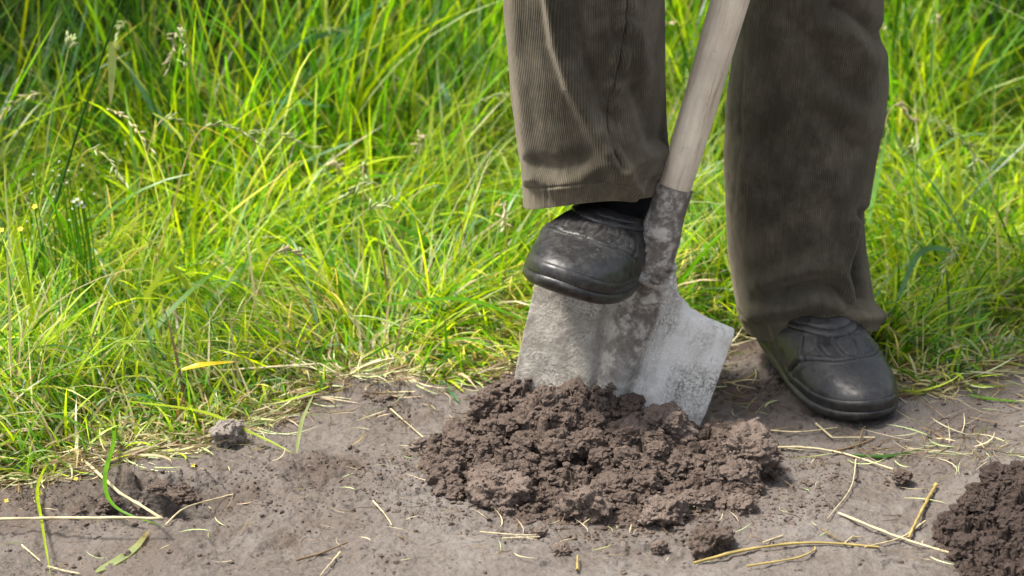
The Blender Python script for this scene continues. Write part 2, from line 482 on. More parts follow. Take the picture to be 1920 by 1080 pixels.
put_clod(432, 815, 0.019, 'pale dry lump of earth at the edge of the grass', 21, z0=0.004, squash=(1.1, 0.8, 0.8), mat=soil_mat('pale_earth', (0.15, 0.125, 0.105), (0.24, 0.21, 0.185), (0.36, 0.335, 0.305)))
put_clod(262, 952, 0.008, 'pale small clod in the dark hollow at the left', 22, z0=-0.004)
put_clod(345, 930, 0.013, 'dark clod at the right rim of the hollow', 31, z0=0.0, mat=MAT_HEAP, squash=(1.2, 0.8, 0.8))
put_clod(205, 948, 0.011, 'dark clod at the left rim of the hollow', 32, z0=0.0, mat=MAT_HEAP, squash=(1.3, 0.8, 0.7))
put_clod(300, 915, 0.010, 'crumbling clod on the far rim of the hollow', 33, z0=0.0, mat=MAT_HEAP, squash=(1.5, 0.8, 0.7))
put_clod(145, 960, 0.009, 'low clod left of the hollow beside the bent straw', 34, z0=0.0, mat=MAT_HEAP, squash=(1.5, 0.8, 0.5))
put_clod(700, 745, 0.018, 'flat dry lump on the rise below the grass', 23, z0=0.0, squash=(1.3, 1, 0.5))

bag = Bag()
n = 60000
x = rng.uniform(-0.62, 0.64, n); y = rng.uniform(-0.84, -0.18, n)
keep = rng.random(n) < 0.03+0.97*np.clip(crumbly(x, y)*(0.7+0.9*fbm(np.c_[x, y, x*0]*24, 2, 3))+0.25*sm(y-edge_y(x), -0.08, 0), 0, 1)**1.6
near = np.zeros(n, bool)
for px, py in [(1130, 900)]:
    q = gp(px, py); near |= (((x-q[0])/0.26)**2+((y-q[1])/0.17)**2 < 1) & (rng.random(n) < 0.65)
keep |= near
x, y = x[keep], y[keep]
s = 0.0004+0.0030*rng.random(len(x))**12+0.0008*rng.random(len(x))
scatter_crumbs(bag, np.c_[x, y, ground_z(x, y)+s*0.3], s)
tag(bag.build('loose_crumbs', MAT_CRUMB, smooth=False), kind='stuff')
#@@SHOVEL
# ------------------------------------------------------------------ the shovel
def shovel_mats():
    m = M('mud_crusted_metal')
    n1 = m.noise(13, 6, 0.65, dist=0.6); n2 = m.noise(330, 6, 0.8); n3 = m.noise(38, 5, 0.7)
    g = m.n('SeparateXYZ'); m.l(m.coord(), g.inputs[0])
    # whiter lime crust on the right half, dusty brown with the foot's shade painted in on the left, brown film towards the socket
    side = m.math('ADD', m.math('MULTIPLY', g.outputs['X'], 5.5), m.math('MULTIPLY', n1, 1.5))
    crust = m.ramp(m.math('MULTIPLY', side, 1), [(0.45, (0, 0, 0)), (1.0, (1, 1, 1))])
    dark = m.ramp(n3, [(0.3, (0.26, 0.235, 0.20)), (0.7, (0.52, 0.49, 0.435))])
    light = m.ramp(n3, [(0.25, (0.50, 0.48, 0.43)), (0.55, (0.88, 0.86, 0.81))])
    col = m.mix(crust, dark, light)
    col = m.mix(m.math('MULTIPLY', m.ramp(n2, [(0.46, (0, 0, 0)), (0.56, (0.9, 0.9, 0.9))]), m.ramp(n1, [(0.40, (0.15, 0.15, 0.15)), (0.58, (1, 1, 1))])), col, (0.20, 0.18, 0.15))
    mp = m.n('Mapping'); mp.inputs['Scale'].default_value = (1, 1, 0.16); m.l(m.coord(), mp.inputs[0])   # chalky streaks and scratches along the blade
    st = m.noise(34, 5, 0.6, vec=mp.outputs[0]); sc = m.noise(260, 3, 0.6, vec=mp.outputs[0])
    col = m.mix(m.math('MULTIPLY', m.ramp(st, [(0.50, (0, 0, 0)), (0.62, (0.8, 0.8, 0.8))]), crust), col, (0.90, 0.88, 0.84))
    col = m.mix(m.ramp(sc, [(0.64, (0, 0, 0)), (0.70, (0.45, 0.45, 0.45))]), col, (0.16, 0.14, 0.12))
    top = m.math('ADD', m.math('MULTIPLY', g.outputs['Z'], 6.0), m.math('MULTIPLY', n1, 1.1))
    mud = m.ramp(n3, [(0.3, (0.10, 0.083, 0.067)), (0.48, (0.21, 0.185, 0.16)), (0.58, (0.55, 0.52, 0.47))])
    ax = m.math('ABSOLUTE', g.outputs['X'])
    fac = m.math('MULTIPLY', m.ramp(top, [(0.50, (0.15, 0.15, 0.15)), (1.0, (1, 1, 1))]), m.ramp(m.math('MULTIPLY', m.math('ADD', ax, m.math('MULTIPLY', n3, 0.012)), 10), [(0.25, (1, 1, 1)), (0.31, (0, 0, 0))]))
    col = m.mix(fac, col, mud)
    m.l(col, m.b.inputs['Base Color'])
    m.b.inputs['Metallic'].default_value = 0.15
    m.b.inputs['Roughness'].default_value = 0.62
    m.l(m.bump(m.math('ADD', m.math('MULTIPLY', n2, 1.0), n3), 0.003, 1.0), m.b.inputs['Normal'])
    w = M('worn_grey_wood')
    mp = w.n('Mapping'); mp.inputs['Scale'].default_value = (1, 1, 0.06); w.l(w.coord(), mp.inputs[0])
    g1 = w.noise(210, 6, 0.7, vec=mp.outputs[0]); g2 = w.noise(9, 4, 0.6); mp3 = w.n('Mapping'); mp3.inputs['Scale'].default_value = (1, 1, 1.6); w.l(w.coord(), mp3.inputs[0]); g3 = w.noise(95, 6, 0.8, vec=mp3.outputs[0])
    col = w.ramp(g1, [(0.33, (0.34, 0.26, 0.17)), (0.45, (0.66, 0.565, 0.43)), (0.75, (0.80, 0.725, 0.585))])
    col = w.mix(w.ramp(g2, [(0.42, (0, 0, 0)), (0.62, (0.6, 0.6, 0.6))]), col, (0.42, 0.345, 0.27))
    col = w.mix(w.ramp(g3, [(0.60, (0, 0, 0)), (0.70, (0.7, 0.7, 0.7))]), col, (0.20, 0.155, 0.12))
    w.l(col, w.b.inputs['Base Color']); w.b.inputs['Roughness'].default_value = 0.7
    w.l(w.bump(w.math('ADD', g1, w.math('MULTIPLY', g3, 0.8)), 0.0012, 0.7), w.b.inputs['Normal'])
    return m.m, w.m
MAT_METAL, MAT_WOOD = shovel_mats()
LEAN = R(8)
s0 = V(1139, 760, YS); s1 = V(1268, 362, YS)
tilt = math.atan2(s1[0]-s0[0], s1[2]-s0[2])
SH = Matrix.Translation(Vector(s0)) @ Matrix.Rotation(tilt, 4, 'Y') @ Matrix.Rotation(-LEAN, 4, 'X')
LSOCK = float(np.linalg.norm(s1-s0))           # from the reference point to the socket's mouth
shovel = empty('shovel'); shovel.matrix_world = SH
tag(shovel, 'garden shovel with pale wooden handle and mud crusted metal blade stuck in the soil', 'shovel')
k = S*0.97
def ridge_w(z): return np.interp(z, [-0.1, 0.0, 0.06, 0.12, 0.20], [0.006, 0.011, 0.018, 0.025, 0.024])
def blade_y(x, z):                             # front is -y
    rw = ridge_w(z)
    rh = np.interp(z, [-0.12, 0.0, 0.06, 0.12, 0.20], [0.004, 0.010, 0.015, 0.018, 0.019])
    bow = 0.9*x**2
    groove = 0.002*np.exp(-((np.abs(x)-rw*1.35)/0.006)**2)
    return bow-rh*np.exp(-np.abs(x/rw)**5)*(0.75+0.25*np.cos(x/rw*1.2))+groove*2.0
nu, nv = 150, 170
hw_top, hw_bot = 0.113, 0.108
def top_edge(a):                               # a in 0..1 from the middle to the corner
    return np.interp(a, [0, 0.20, 0.27, 0.36, 0.50, 0.68, 0.85, 0.97, 1.0], [0.172, 0.168, 0.158, 0.140, 0.127, 0.1215, 0.1180, 0.1160, 0.1145])
u = np.linspace(-1, 1, nu); v = np.linspace(0, 1, nv)
U_, V__ = np.meshgrid(u, v); U_ = U_.ravel(); V__ = V__.ravel()
te = top_edge(np.abs(U_))
zb = -0.13+0.03*np.abs(U_)**2.0                # rounded cutting edge below the ground
z = zb+(te-zb)*V__
hw = np.interp(z, [-0.14, -0.05, 0.02, 0.115], [0.080, 0.100, hw_bot, hw_top])
x = U_*hw
rough = 0.0009*fbm(np.c_[x, z, z*0]*55, 3, 77)
y = blade_y(x, z)+rough
# rolled foot rest along the shoulder
lipd = te-z
y = y+0.010*np.exp(-(lipd/0.006)**2)*sm(np.abs(U_), 0.35, 0.5)
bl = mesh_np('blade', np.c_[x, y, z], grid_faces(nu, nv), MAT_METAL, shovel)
so = bl.modifiers.new('thickness', 'SOLIDIFY'); so.thickness = 0.0022; so.offset = 1
# socket: tube that opens into the blade's ridge, its skin lumpy with dried mud
nr, ns = 160, 72
th = np.arange(ns)/ns*2*math.pi
zz = np.linspace(0.045, LSOCK, nr)
rs = np.interp(zz, [0.045, 0.10, 0.145, 0.19, LSOCK-0.03, LSOCK], [0.008, 0.019, 0.025, 0.0235, 0.0198, 0.0205])
cy = np.interp(zz, [0.045, 0.10, 0.16, 0.22], [0.006, 0.004, -0.006, -0.010])
ZZ, TH = np.meshgrid(zz, th, indexing='ij'); RS = np.repeat(rs[:, None], ns, 1)
P = np.stack([RS*np.cos(TH), cy[:, None]+RS*np.sin(TH), ZZ], -1).reshape(-1, 3)
nn = np.stack([np.cos(TH), np.sin(TH), TH*0], -1).reshape(-1, 3)
mud = sm(P[:, 2], LSOCK-0.02, LSOCK-0.10)
P = P+nn*((0.0055*np.maximum(fbm(P*60, 5, 90, 0.65), -0.1)+0.0015*(0.6-worley(P*180, 91)))*mud)[:, None]
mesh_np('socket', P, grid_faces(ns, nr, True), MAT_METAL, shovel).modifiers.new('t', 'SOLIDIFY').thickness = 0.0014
# handle
ltop = 1.08
zz = np.linspace(LSOCK-0.06, ltop, 130)
rr = np.interp(zz, [LSOCK-0.06, LSOCK-0.002, LSOCK+0.01, LSOCK+0.25, 1.0, ltop-0.01, ltop], [0.0175, 0.0183, 0.0187, 0.0200, 0.019, 0.0185, 0.013])
ns = 40; th = np.arange(ns)/ns*2*math.pi
P = np.stack([rr[:, None]*np.cos(th), -0.010+rr[:, None]*np.sin(th), np.repeat(zz[:, None], ns, 1)], -1).reshape(-1, 3)
P[:, :2] += 0.0016*np.c_[fbm(P*np.array([30, 30, 9]), 2, 95), fbm(P*np.array([30, 30, 9]), 2, 96)]
F = grid_faces(ns, len(zz), True)
ho = mesh_np('handle', P, F, MAT_WOOD, shovel)
cap = mesh_np('handle_end', np.vstack([P[-ns:], [[0, -0.01, ltop+0.004]]]), np.array([[i, (i+1) % ns, ns] for i in range(ns)]), MAT_WOOD, ho)
v, f = ICO[3]
sc = mesh_np('screw', v*np.array([0.0042, 0.0022, 0.0042])+np.array([0.006, -0.010-0.0205, LSOCK-0.03]), f, MAT_METAL, shovel)
#@@PERSON
# ------------------------------------------------------------------ person: trousers, clogs, legs
def rubber():
    m = M('black_rubber')
    n1 = m.noise(14, 5, 0.65); n2 = m.noise(210, 4, 0.7); n3 = m.noise(70, 8, 0.8, dist=0.3)
    geo = m.n('NewGeometry'); cav = m.ramp(geo.outputs['Pointiness'], [(0.46, (1, 1, 1)), (0.50, (0, 0, 0))])
    col = m.ramp(n1, [(0.35, (0.007, 0.007, 0.008)), (0.7, (0.018, 0.018, 0.019))])
    col = m.mix(m.ramp(n3, [(0.45, (0.04, 0.04, 0.04)), (0.75, (0.6, 0.6, 0.6))]), col, (0.090, 0.085, 0.078))
    col = m.mix(m.ramp(n2, [(0.63, (0, 0, 0)), (0.72, (0.6, 0.6, 0.6))]), col, (0.12, 0.105, 0.09))
    g = m.n('SeparateXYZ'); m.l(m.coord(), g.inputs[0])           # soil clinging along the sole
    low = m.math('ADD', m.math('MULTIPLY', g.outputs['Z'], -22.0), m.math('MULTIPLY', n3, 1.6))
    col = m.mix(m.ramp(low, [(0.50, (0, 0, 0)), (0.85, (0.65, 0.65, 0.65))]), col, (0.075, 0.062, 0.052))
    m.l(col, m.b.inputs['Base Color'])
    m.l(m.ramp(n3, [(0.35, (0.26, 0.26, 0.26)), (0.65, (0.55, 0.55, 0.55))]), m.b.inputs['Roughness'])
    m.b.inputs['Specular IOR Level'].default_value = 0.5
    m.l(m.bump(m.math('ADD', n2, n3), 0.0007, 0.5), m.b.inputs['Normal'])
    return m.m
MAT_RUB = rubber()
def out_hw(y): return np.interp(y, [-0.15, -0.12, -0.08, 0.0, 0.05, 0.09, 0.13, 0.16], [0.036, 0.038, 0.040, 0.045, 0.054, 0.057, 0.055, 0.050])
def outline(th, grow=0.0):                     # th = 0 at the toe
    c = np.cos(th); s_ = np.sin(th)
    y = 0.004+(0.146+grow)*np.sign(c)*np.abs(c)**0.86
    x = (out_hw(y)+grow)*np.sign(s_)*np.abs(s_)**0.80
    return x, y
def spring(y, z): return z+0.9*np.maximum(y-0.085, 0)**2*3.0+0.0*y
def make_clog(mtx, parent, seed, label):
    n, k = 360, 130
    th = np.arange(n)/n*2*math.pi
    ox, oy = outline(th)
    rx = 0.037*np.sin(th); ry = -0.050+0.078*np.cos(th)
    ct = np.cos(th)
    rz = np.interp(ct, [-1, -0.3, 0.2, 0.75, 1], [0.074, 0.060, 0.056, 0.070, 0.074])
    toe = sm(ct, 0.2, 1.0)
    P0 = np.c_[ox, oy, np.full(n, 0.016)]
    nrm = np.c_[np.sin(th), np.cos(th)]
    up1 = 0.022+0.005*toe
    P1 = P0+np.c_[nrm*0.006*(0.3+toe)[:, None], up1]
    P2 = np.c_[rx, ry, rz]+np.c_[nrm[:, 0]*(0.010+0.03*toe), nrm[:, 1]*(0.006+0.048*toe), -0.008-0.006*toe]
    P3 = np.c_[rx, ry, rz]
    t = np.linspace(0, 1, k)[:, None, None]
    S_ = (1-t)**3*P0+3*(1-t)**2*t*P1+3*(1-t)*t*t*P2+t**3*P3
    S_[..., 2] = spring(S_[..., 1], S_[..., 2])
    # normals by differences
    du = np.roll(S_, -1, 1)-np.roll(S_, 1, 1); dv = np.gradient(S_, axis=0)
    N = np.cross(dv, du); N /= np.linalg.norm(N, axis=2)[..., None]+1e-9
    ctr = np.array([0, 0, 0.02]); sg = np.sign(((S_-ctr)*N).sum(2).mean()); N *= sg
    tt = np.repeat(np.linspace(0, 1, k)[:, None], n, 1)
    X = S_[..., 0].ravel(); Y = S_[..., 1].ravel(); TT = tt.ravel(); CT = np.repeat(ct[None], k, 0).ravel()
    d = np.zeros_like(X)
    d += 0.0012*(1-sm(TT, 0.10, 0.13))*sm(CT, -0.2, 0.3)                     # bumper round the toe
    d += 0.0026*sm(TT, 0.845, 0.86)*(1-sm(TT, 0.895, 0.905))+0.0030*sm(TT, 0.915, 0.925)-0.0012*np.exp(-((TT-0.13)/0.008)**2)*sm(CT, -0.2, 0.3)       # bands of the collar
    front = sm(CT, -0.1, 0.15)
    for lx in (-1, 1):                                                           # moulded seams fanning over the instep
        for line in ([(0.006, 0.044), (0.010, 0.064), (0.007, 0.086)], [(0.022, 0.041), (0.029, 0.058), (0.027, 0.078)],
                     [(0.036, 0.034), (0.044, 0.048), (0.046, 0.060)], [(0.0022, 0.0928), (0.024, 0.087), (0.044, 0.066), (0.056, 0.040)]):
            q = polydist(X, Y, smooth_line([(a*lx, b, 0) for a, b in line], 24)[:, :2])
            d += front*(-0.0022*np.exp(-(q/0.0011)**2)+0.0012*np.exp(-((q-0.0026)/0.0014)**2))*(TT < 0.83)*(TT > 0.16)
    d += 0.0007*fbm(np.c_[X, Y, S_[..., 2].ravel()]*40+seed, 3, seed)
    # creases where it bends
    q = np.abs(Y-0.045-0.3*np.abs(X)+0.004*np.sin(X*150)); d -= 0.0006*np.exp(-(q/0.0016)**2)*front
    P = S_.reshape(-1, 3)+N.reshape(-1, 3)*d[:, None]
    o = mesh_np('clog', P, grid_faces(n, k, True), MAT_RUB, parent)
    if label: o['label'] = label
    o.matrix_local = mtx
    so = o.modifiers.new('thickness', 'SOLIDIFY'); so.thickness = 0.004; so.offset = -1 if sg > 0 else 1
    # sole
    prof = [(-0.012, 0.0), (-0.001, 0.001), (0.0050, 0.004), (0.0066, 0.008), (0.0062, 0.0130), (0.0016, 0.0148), (0.0046, 0.0162), (0.0052, 0.0190), (0.0035, 0.0208), (0.000, 0.0215), (-0.006, 0.0215)]
    rings = []
    for g, z in prof:
        a, b = outline(th, g); rings.append(np.c_[a, b, spring(b, np.full(n, z))])
    V_ = np.vstack(rings); m_ = len(prof)
    F = grid_faces(n, m_, True)
    so_ = mesh_np('sole', V_, F, MAT_RUB, o)
    # tread under the sole
    b = Bag(); a_, b_ = outline(th, -0.012); rim = np.c_[a_, b_, spring(b_, np.full(n, 0.0005))]
    V_ = np.vstack([rim, [[0, 0, 0.0005]]]); b.add(V_, np.array([[(i+1) % n, i, n] for i in range(n)]))
    b.build('tread', MAT_RUB, so_)
    return o
person = empty('person', (0.15, -0.25, 0))
tag(person, 'person in brown corduroy trousers and black rubber clogs, one foot pressing on the shovel', 'person')
def local(m): return Matrix.Translation(-Vector(person.location)) @ m
# foot on the blade's shoulder
pa = V(1096, 458, YS-0.045)
yaw_l = R(180-20)
ML = Matrix.Translation(Vector(pa)) @ Matrix.Rotation(R(13), 4, 'Y') @ Matrix.Rotation(yaw_l, 4, 'Z') @ Matrix.Rotation(R(2), 4, 'X') @ Matrix.Translation(Vector((0, -0.08, -0.05)))
clog_l = make_clog(local(ML), person, 3, 'black rubber clog pressing on the shovel shoulder')
# foot standing on the ground
pt = G(1606, 776)
yaw_r = R(180+22)
MR = Matrix.Translation(Vector((pt[0], pt[1], ground_z(pt[0], pt[1], False)[0]+0.002))) @ Matrix.Rotation(yaw_r, 4, 'Z') @ Matrix.Rotation(R(-9), 4, 'X') @ Matrix.Scale(0.96, 4) @ Matrix.Translation(Vector((0, -0.11, 0)))
clog_r = make_clog(local(MR), person, 8, 'black rubber clog standing on the ground')

def cord():
    m = M('brown_corduroy')
    uv = m.coord('UV')
    mp = m.n('Mapping'); m.l(uv, mp.inputs[0])
    w = m.n('TexWave'); w.wave_type = 'BANDS'; w.bands_direction = 'X'; w.inputs['Scale'].default_value = 140.0
    w.inputs['Distortion'].default_value = 0.6; w.inputs['Detail'].default_value = 1; w.inputs['Detail Scale'].default_value = 0.3
    m.l(uv, w.inputs['Vector'])
    mp.inputs['Scale'].default_value = (1, 0.12, 1)
    n0 = m.noise(6, 5, 0.6); n1 = m.noise(260, 4, 0.7, vec=mp.outputs[0]); n2 = m.noise(300, 3, 0.7); n3 = m.noise(18, 6, 0.7)
    col = m.ramp(n0, [(0.3, (0.028, 0.0255, 0.017)), (0.7, (0.056, 0.050, 0.035))])
    col = m.mix(m.ramp(n3, [(0.44, (0, 0, 0)), (0.72, (0.85, 0.85, 0.85))]), col, (0.115, 0.101, 0.076))
    col = m.mix(0.55, col, m.ramp(n1, [(0.3, (0.6, 0.6, 0.6)), (0.7, (1.5, 1.5, 1.45))]), 'MULTIPLY')
    col = m.mix(0.85, col, m.ramp(w.outputs['Fac'], [(0.1, (0.66, 0.66, 0.66)), (0.8, (1.2, 1.2, 1.2))]), 'MULTIPLY')
    sp_ = m.n('SeparateXYZ'); m.l(uv, sp_.inputs[0])              # cloth worn pale along the hem
    worn = m.math('ADD', m.math('MULTIPLY', sp_.outputs['Y'], 9.0), m.math('MULTIPLY', n3, 0.6))
    col = m.mix(m.ramp(worn, [(0.35, (0.6, 0.6, 0.6)), (0.75, (0, 0, 0))]), col, m.mix(1.0, col, (2.1, 2.0, 1.85), 'MULTIPLY'))
    col = m.mix(m.ramp(n2, [(0.715, (0, 0, 0)), (0.76, (0.7, 0.7, 0.7))]), col, (0.30, 0.27, 0.23))
    m.l(col, m.b.inputs['Base Color'])
    m.b.inputs['Roughness'].default_value = 0.95
    m.b.inputs['Specular IOR Level'].default_value = 0.15
    m.b.inputs['Sheen Weight'].default_value = 0.35; m.b.inputs['Sheen Roughness'].default_value = 0.5
    m.b.inputs['Sheen Tint'].default_value = (0.6, 0.52, 0.42, 1)
    h = m.math('ADD', m.math('MULTIPLY', w.outputs['Fac'], 1.0), m.math('MULTIPLY', n1, 0.6))
    m.l(m.bump(h, 0.0007, 0.7), m.b.inputs['Normal'])
    return m.m
MAT_CORD = cord()
def leg_loft(rows, extra, hem_fn, folds, seed, n=380, m=420, seam=None, seam_k=1.0):
    """rows: (py, left px, right px, plane y, depth radius) from the hem up; extra: (x, y, z, rx, ry) above the frame"""
    secs = []
    for py, l, r, Yc, dr in rows:
        a = V(l, py, Yc); b = V(r, py, Yc)
        secs.append(((a[0]+b[0])/2, Yc, a[2], (b[0]-a[0])/2, dr))
    secs += extra
    A = np.array(secs)
    tz = np.r_[0, np.cumsum(np.linalg.norm(np.diff(A[:, :3], axis=0), axis=1))]
    # more rings low down
    zmax_vis = tz[len(rows)-1]
    ts = np.r_[np.linspace(0, zmax_vis, m-60, endpoint=False), np.linspace(zmax_vis, tz[-1], 60)]
    def sp(col):                                # smooth interpolation
        y = np.interp(ts, tz, A[:, col]); kk = 15; ker = np.hanning(kk+2)[1:-1]; ker /= ker.sum()
        yp = np.r_[2*y[0]-y[kk:0:-1], y, 2*y[-1]-y[-2:-kk-2:-1]]
        return np.convolve(yp, ker, 'same')[kk:-kk]
    cx, cy, cz, rx, ry = (sp(i) for i in range(5))
    th = np.arange(n+1)/n*2*math.pi             # 0 = right, going round; -y is the front
    ex = 0.86
    c = np.sign(np.cos(th))*np.abs(np.cos(th))**ex; s_ = np.sign(np.sin(th))*np.abs(np.sin(th))**ex
    P = np.stack([cx[:, None]+rx[:, None]*c, cy[:, None]+ry[:, None]*s_, np.repeat(cz[:, None], n+1, 1)], -1)
    TS = np.repeat(ts[:, None], n+1, 1); TH = np.repeat(th[None], len(ts), 0)
    # hem height varies round the leg
    fall = np.exp(-(TS/0.10)**2)
    P[..., 2] += hem_fn(TH)*fall
    Q = P.reshape(-1, 3); N = np.stack([c[None]*np.ones_like(TS), s_[None]*np.ones_like(TS), 0*TS], -1).reshape(-1, 3)
    px, py = proj(Q); front = sm(-N[:, 1], -0.25, 0.15)
    d = 0.0026*fbm(Q*np.array([11, 11, 5]), 2, seed)+0.0007*fbm(Q*np.array([50, 50, 22]), 3, seed+3)
    for line, amp, wd in folds:
        L = np.array(line, float)
        q = polydist(px, py, L)
        d = d+front*amp*1.45*np.exp(-(q/wd)**2)
    if seam:
        q = polydist(px, py, seam); al = py
        d = d+front*(-0.0016*np.exp(-(q/3.0)**2)+0.0030*np.exp(-((q-9)/7)**2)*(0.5+0.7*np.sin(al/7.5+1.5*np.sin(al/31.0)))*0.8)*seam_k
    tsf = TS.ravel()
    hemr = sm(tsf, 0.0, 0.002)
    d = d-0.0012*np.exp(-((tsf-0.026)/0.0016)**2)+0.0010*(1-sm(tsf, 0.022, 0.026))+0.0012*vnoise(np.c_[TH.ravel()*14, TH.ravel()*0, tsf*20], seed+8)*np.exp(-((tsf-0.020)/0.012)**2)
    Q = Q+N*d[:, None]
    per = np.cumsum(np.r_[0, np.hypot(np.diff(c*0.085), np.diff(s_*0.085))])
    uv = np.c_[np.repeat(per[None], len(ts), 0).ravel(), tsf]
    return Q, grid_faces(n+1, len(ts)), uv
# rows run from the hem to the top edge of the picture
YL = YS+0.055
rowsL = [(384, 985, 1226, YL, 0.074), (360, 984, 1236, YL, 0.076), (335, 982, 1245, YL, 0.078), (300, 977, 1250, YL, 0.080), (250, 969, 1249, YL, 0.082), (200, 962, 1246, YL, 0.083), (120, 953, 1243, YL-0.002, 0.084), (40, 946, 1241, YL-0.005, 0.085), (-20, 942, 1241, YL-0.008, 0.086)]
topL = V(1090, -20, YL)
exL = [(topL[0]+0.005, YL-0.02, 0.58, 0.090, 0.092), (topL[0]+0.02, YL-0.01, 0.68, 0.095, 0.10), (topL[0]+0.04, YL+0.10, 0.80, 0.098, 0.12), (topL[0]+0.07, YL+0.21, 0.92, 0.10, 0.125), (topL[0]+0.09, YL+0.25, 1.02, 0.11, 0.12)]
def hemL(th): return 0.008+0.002*np.sin(2*th+1)+0.016*np.maximum(-np.sin(th), 0)-0.005*np.cos(th+math.pi)*1.0+0.005*np.exp(-((th-4.9)/0.5)**2)+0.004*np.exp(-((th-5.8)/0.5)**2)-0.003*np.exp(-((th-3.5)/0.4)**2)+0.002*np.sin(3*th)
foldsL = [([(1035, -20), (1050, 80), (1075, 160), (1110, 235), (1145, 300), (1185, 355)], 0.010, 15), ([(1075, -20), (1095, 90), (1125, 170), (1150, 230)], -0.007, 17),
          ([(1010, 335), (1050, 348), (1090, 335), (1130, 305)], 0.0035, 15), ([(1000, 305), (1040, 312), (1090, 295)], -0.003, 15), ([(965, -20), (972, 100), (985, 250), (1000, 330)], 0.003, 14),
          ([(1200, 170), (1235, 260)], -0.010, 26), ([(1150, 330), (1200, 300), (1245, 280)], 0.006, 14), ([(1190, 60), (1215, 180)], 0.004, 16), ([(1145, 290), (1170, 350)], -0.004, 9), ([(1200, 372), (1225, 340)], -0.004, 9)]
seamL = [(1176, -30), (1172, 40), (1160, 110), (1148, 180), (1138, 240), (1142, 270), (1160, 310)]
YRp = G(1500, 700)[1]+0.03
rowsR = [(618, 1398, 1640, YRp, 0.082), (590, 1388, 1637, YRp, 0.082), (560, 1380, 1634, YRp, 0.082), (520, 1373, 1630, YRp, 0.083), (470, 1366, 1625, YRp, 0.084), (400, 1361, 1627, YRp, 0.086), (340, 1358, 1634, YRp, 0.088), (290, 1357, 1641, YRp, 0.089),
         (210, 1362, 1655, YRp, 0.090), (150, 1371, 1660, YRp, 0.092), (100, 1379, 1656, YRp, 0.094), (60, 1386, 1650, YRp, 0.095), (0, 1394, 1649, YRp, 0.096), (-30, 1398, 1650, YRp, 0.096)]
topR = V(1524, -30, YRp)
exR = [(topR[0]-0.005, YRp-0.005, 0.58, 0.088, 0.098), (topR[0]-0.02, YRp+0.005, 0.68, 0.094, 0.10), (topR[0]-0.045, YRp+0.03, 0.80, 0.10, 0.115), (topR[0]-0.07, YRp+0.05, 0.92, 0.11, 0.125), (topR[0]-0.085, YRp+0.06, 1.02, 0.115, 0.12)]
def hemR(th): return 0.005+0.013*np.maximum(-np.sin(th), 0)+0.012*np.exp(-((np.mod(th, 6.283)-5.15)/0.55)**2)-0.004*np.exp(-((np.mod(th, 6.283)-4.0)/0.6)**2)
foldsR = [([(1420, 590), (1480, 575), (1540, 560), (1600, 590), (1640, 590)], 0.008, 15), ([(1470, 548), (1530, 535), (1575, 545), (1592, 575)], -0.009, 17), ([(1607, 420), (1590, 470), (1575, 510), (1600, 560)], 0.007, 11),
          ([(1622, 400), (1605, 500), (1612, 560)], -0.008, 10), ([(1430, 530), (1500, 505), (1560, 500)], 0.006, 18), ([(1650, 70), (1640, 60), (1600, 30), (1560, 10)], -0.006, 16), ([(1630, 110), (1600, 70), (1540, 50)], 0.004, 20),
          ([(1500, 60), (1550, 130), (1600, 180)], -0.008, 26), ([(1590, 190), (1620, 240)], 0.004, 26), ([(1540, 220), (1600, 270)], -0.005, 22), ([(1480, 330), (1570, 350)], 0.003, 24), ([(1400, 260), (1500, 280)], -0.003, 30)]
seamR = [(1408, -30), (1398, 120), (1388, 260), (1376, 400)]
QL, FL, uvL = leg_loft(rowsL, exL, hemL, foldsL, 101, seam=seamL, seam_k=1.7)
QR, FR, uvR = leg_loft(rowsR, exR, hemR, foldsR, 131, seam=seamR, seam_k=0.35)
# seat and waist joining both legs
cxh = (exL[-1][0]+exR[-1][0])/2; cyh = (exL[-1][1]+exR[-1][1])/2
th = np.arange(97)/96*2*math.pi; rings = []
for z, rx, ry in [(0.80, 0.05, 0.05), (0.84, 0.155, 0.11), (0.90, 0.185, 0.125), (0.97, 0.185, 0.125), (1.04, 0.175, 0.12), (1.10, 0.165, 0.115)]:
    rings.append(np.c_[cxh+rx*np.cos(th), cyh+ry*np.sin(th), np.full(97, z)])
QH = np.vstack(rings); FH = grid_faces(97, 6); uvH = np.c_[QH[:, 0], QH[:, 2]]
Q = np.vstack([QL, QR, QH]); F = np.vstack([FL, FR+len(QL), FH+len(QL)+len(QR)])
tr = mesh_np('trousers', Q-np.array(person.location), F, MAT_CORD, person, uv=np.vstack([uvL, uvR, uvH]))
so = tr.modifiers.new('thickness', 'SOLIDIFY'); so.thickness = 0.0022; so.offset = 0

# the body inside: pelvis, thighs, shins, feet in one skin
def skin():
    m = M('skin'); n_ = m.noise(40, 4, 0.6)
    m.l(m.ramp(n_, [(0.3, (0.28, 0.15, 0.10)), (0.7, (0.40, 0.23, 0.17))]), m.b.inputs['Base Color'])
    m.b.inputs['Roughness'].default_value = 0.55; m.b.inputs['Subsurface Weight'].default_value = 0.1; m.b.inputs['Subsurface Radius'].default_value = (0.01, 0.004, 0.002)
    return m.m
sm_ = M('black_knit'); sm_.b.inputs['Base Color'].default_value = (0.006, 0.006, 0.007, 1); sm_.b.inputs['Roughness'].default_value = 0.95
sm_.l(sm_.bump(sm_.noise(500, 3), 0.001), sm_.b.inputs['Normal'])
for mt in (ML, MR):
    pts_ = smooth_line([np.array(mt @ Vector(q)) for q in [(0, 0.03, 0.040), (0, -0.02, 0.052), (0, -0.050, 0.068), (0, -0.066, 0.092)]], 30)
    v, f = tube(pts_, np.interp(np.linspace(0, 1, len(pts_)), [0, 0.3, 0.7, 1], [0.026, 0.031, 0.037, 0.036]), 40)
    mesh_np('sock', v-np.array(person.location), f, sm_.m, person)
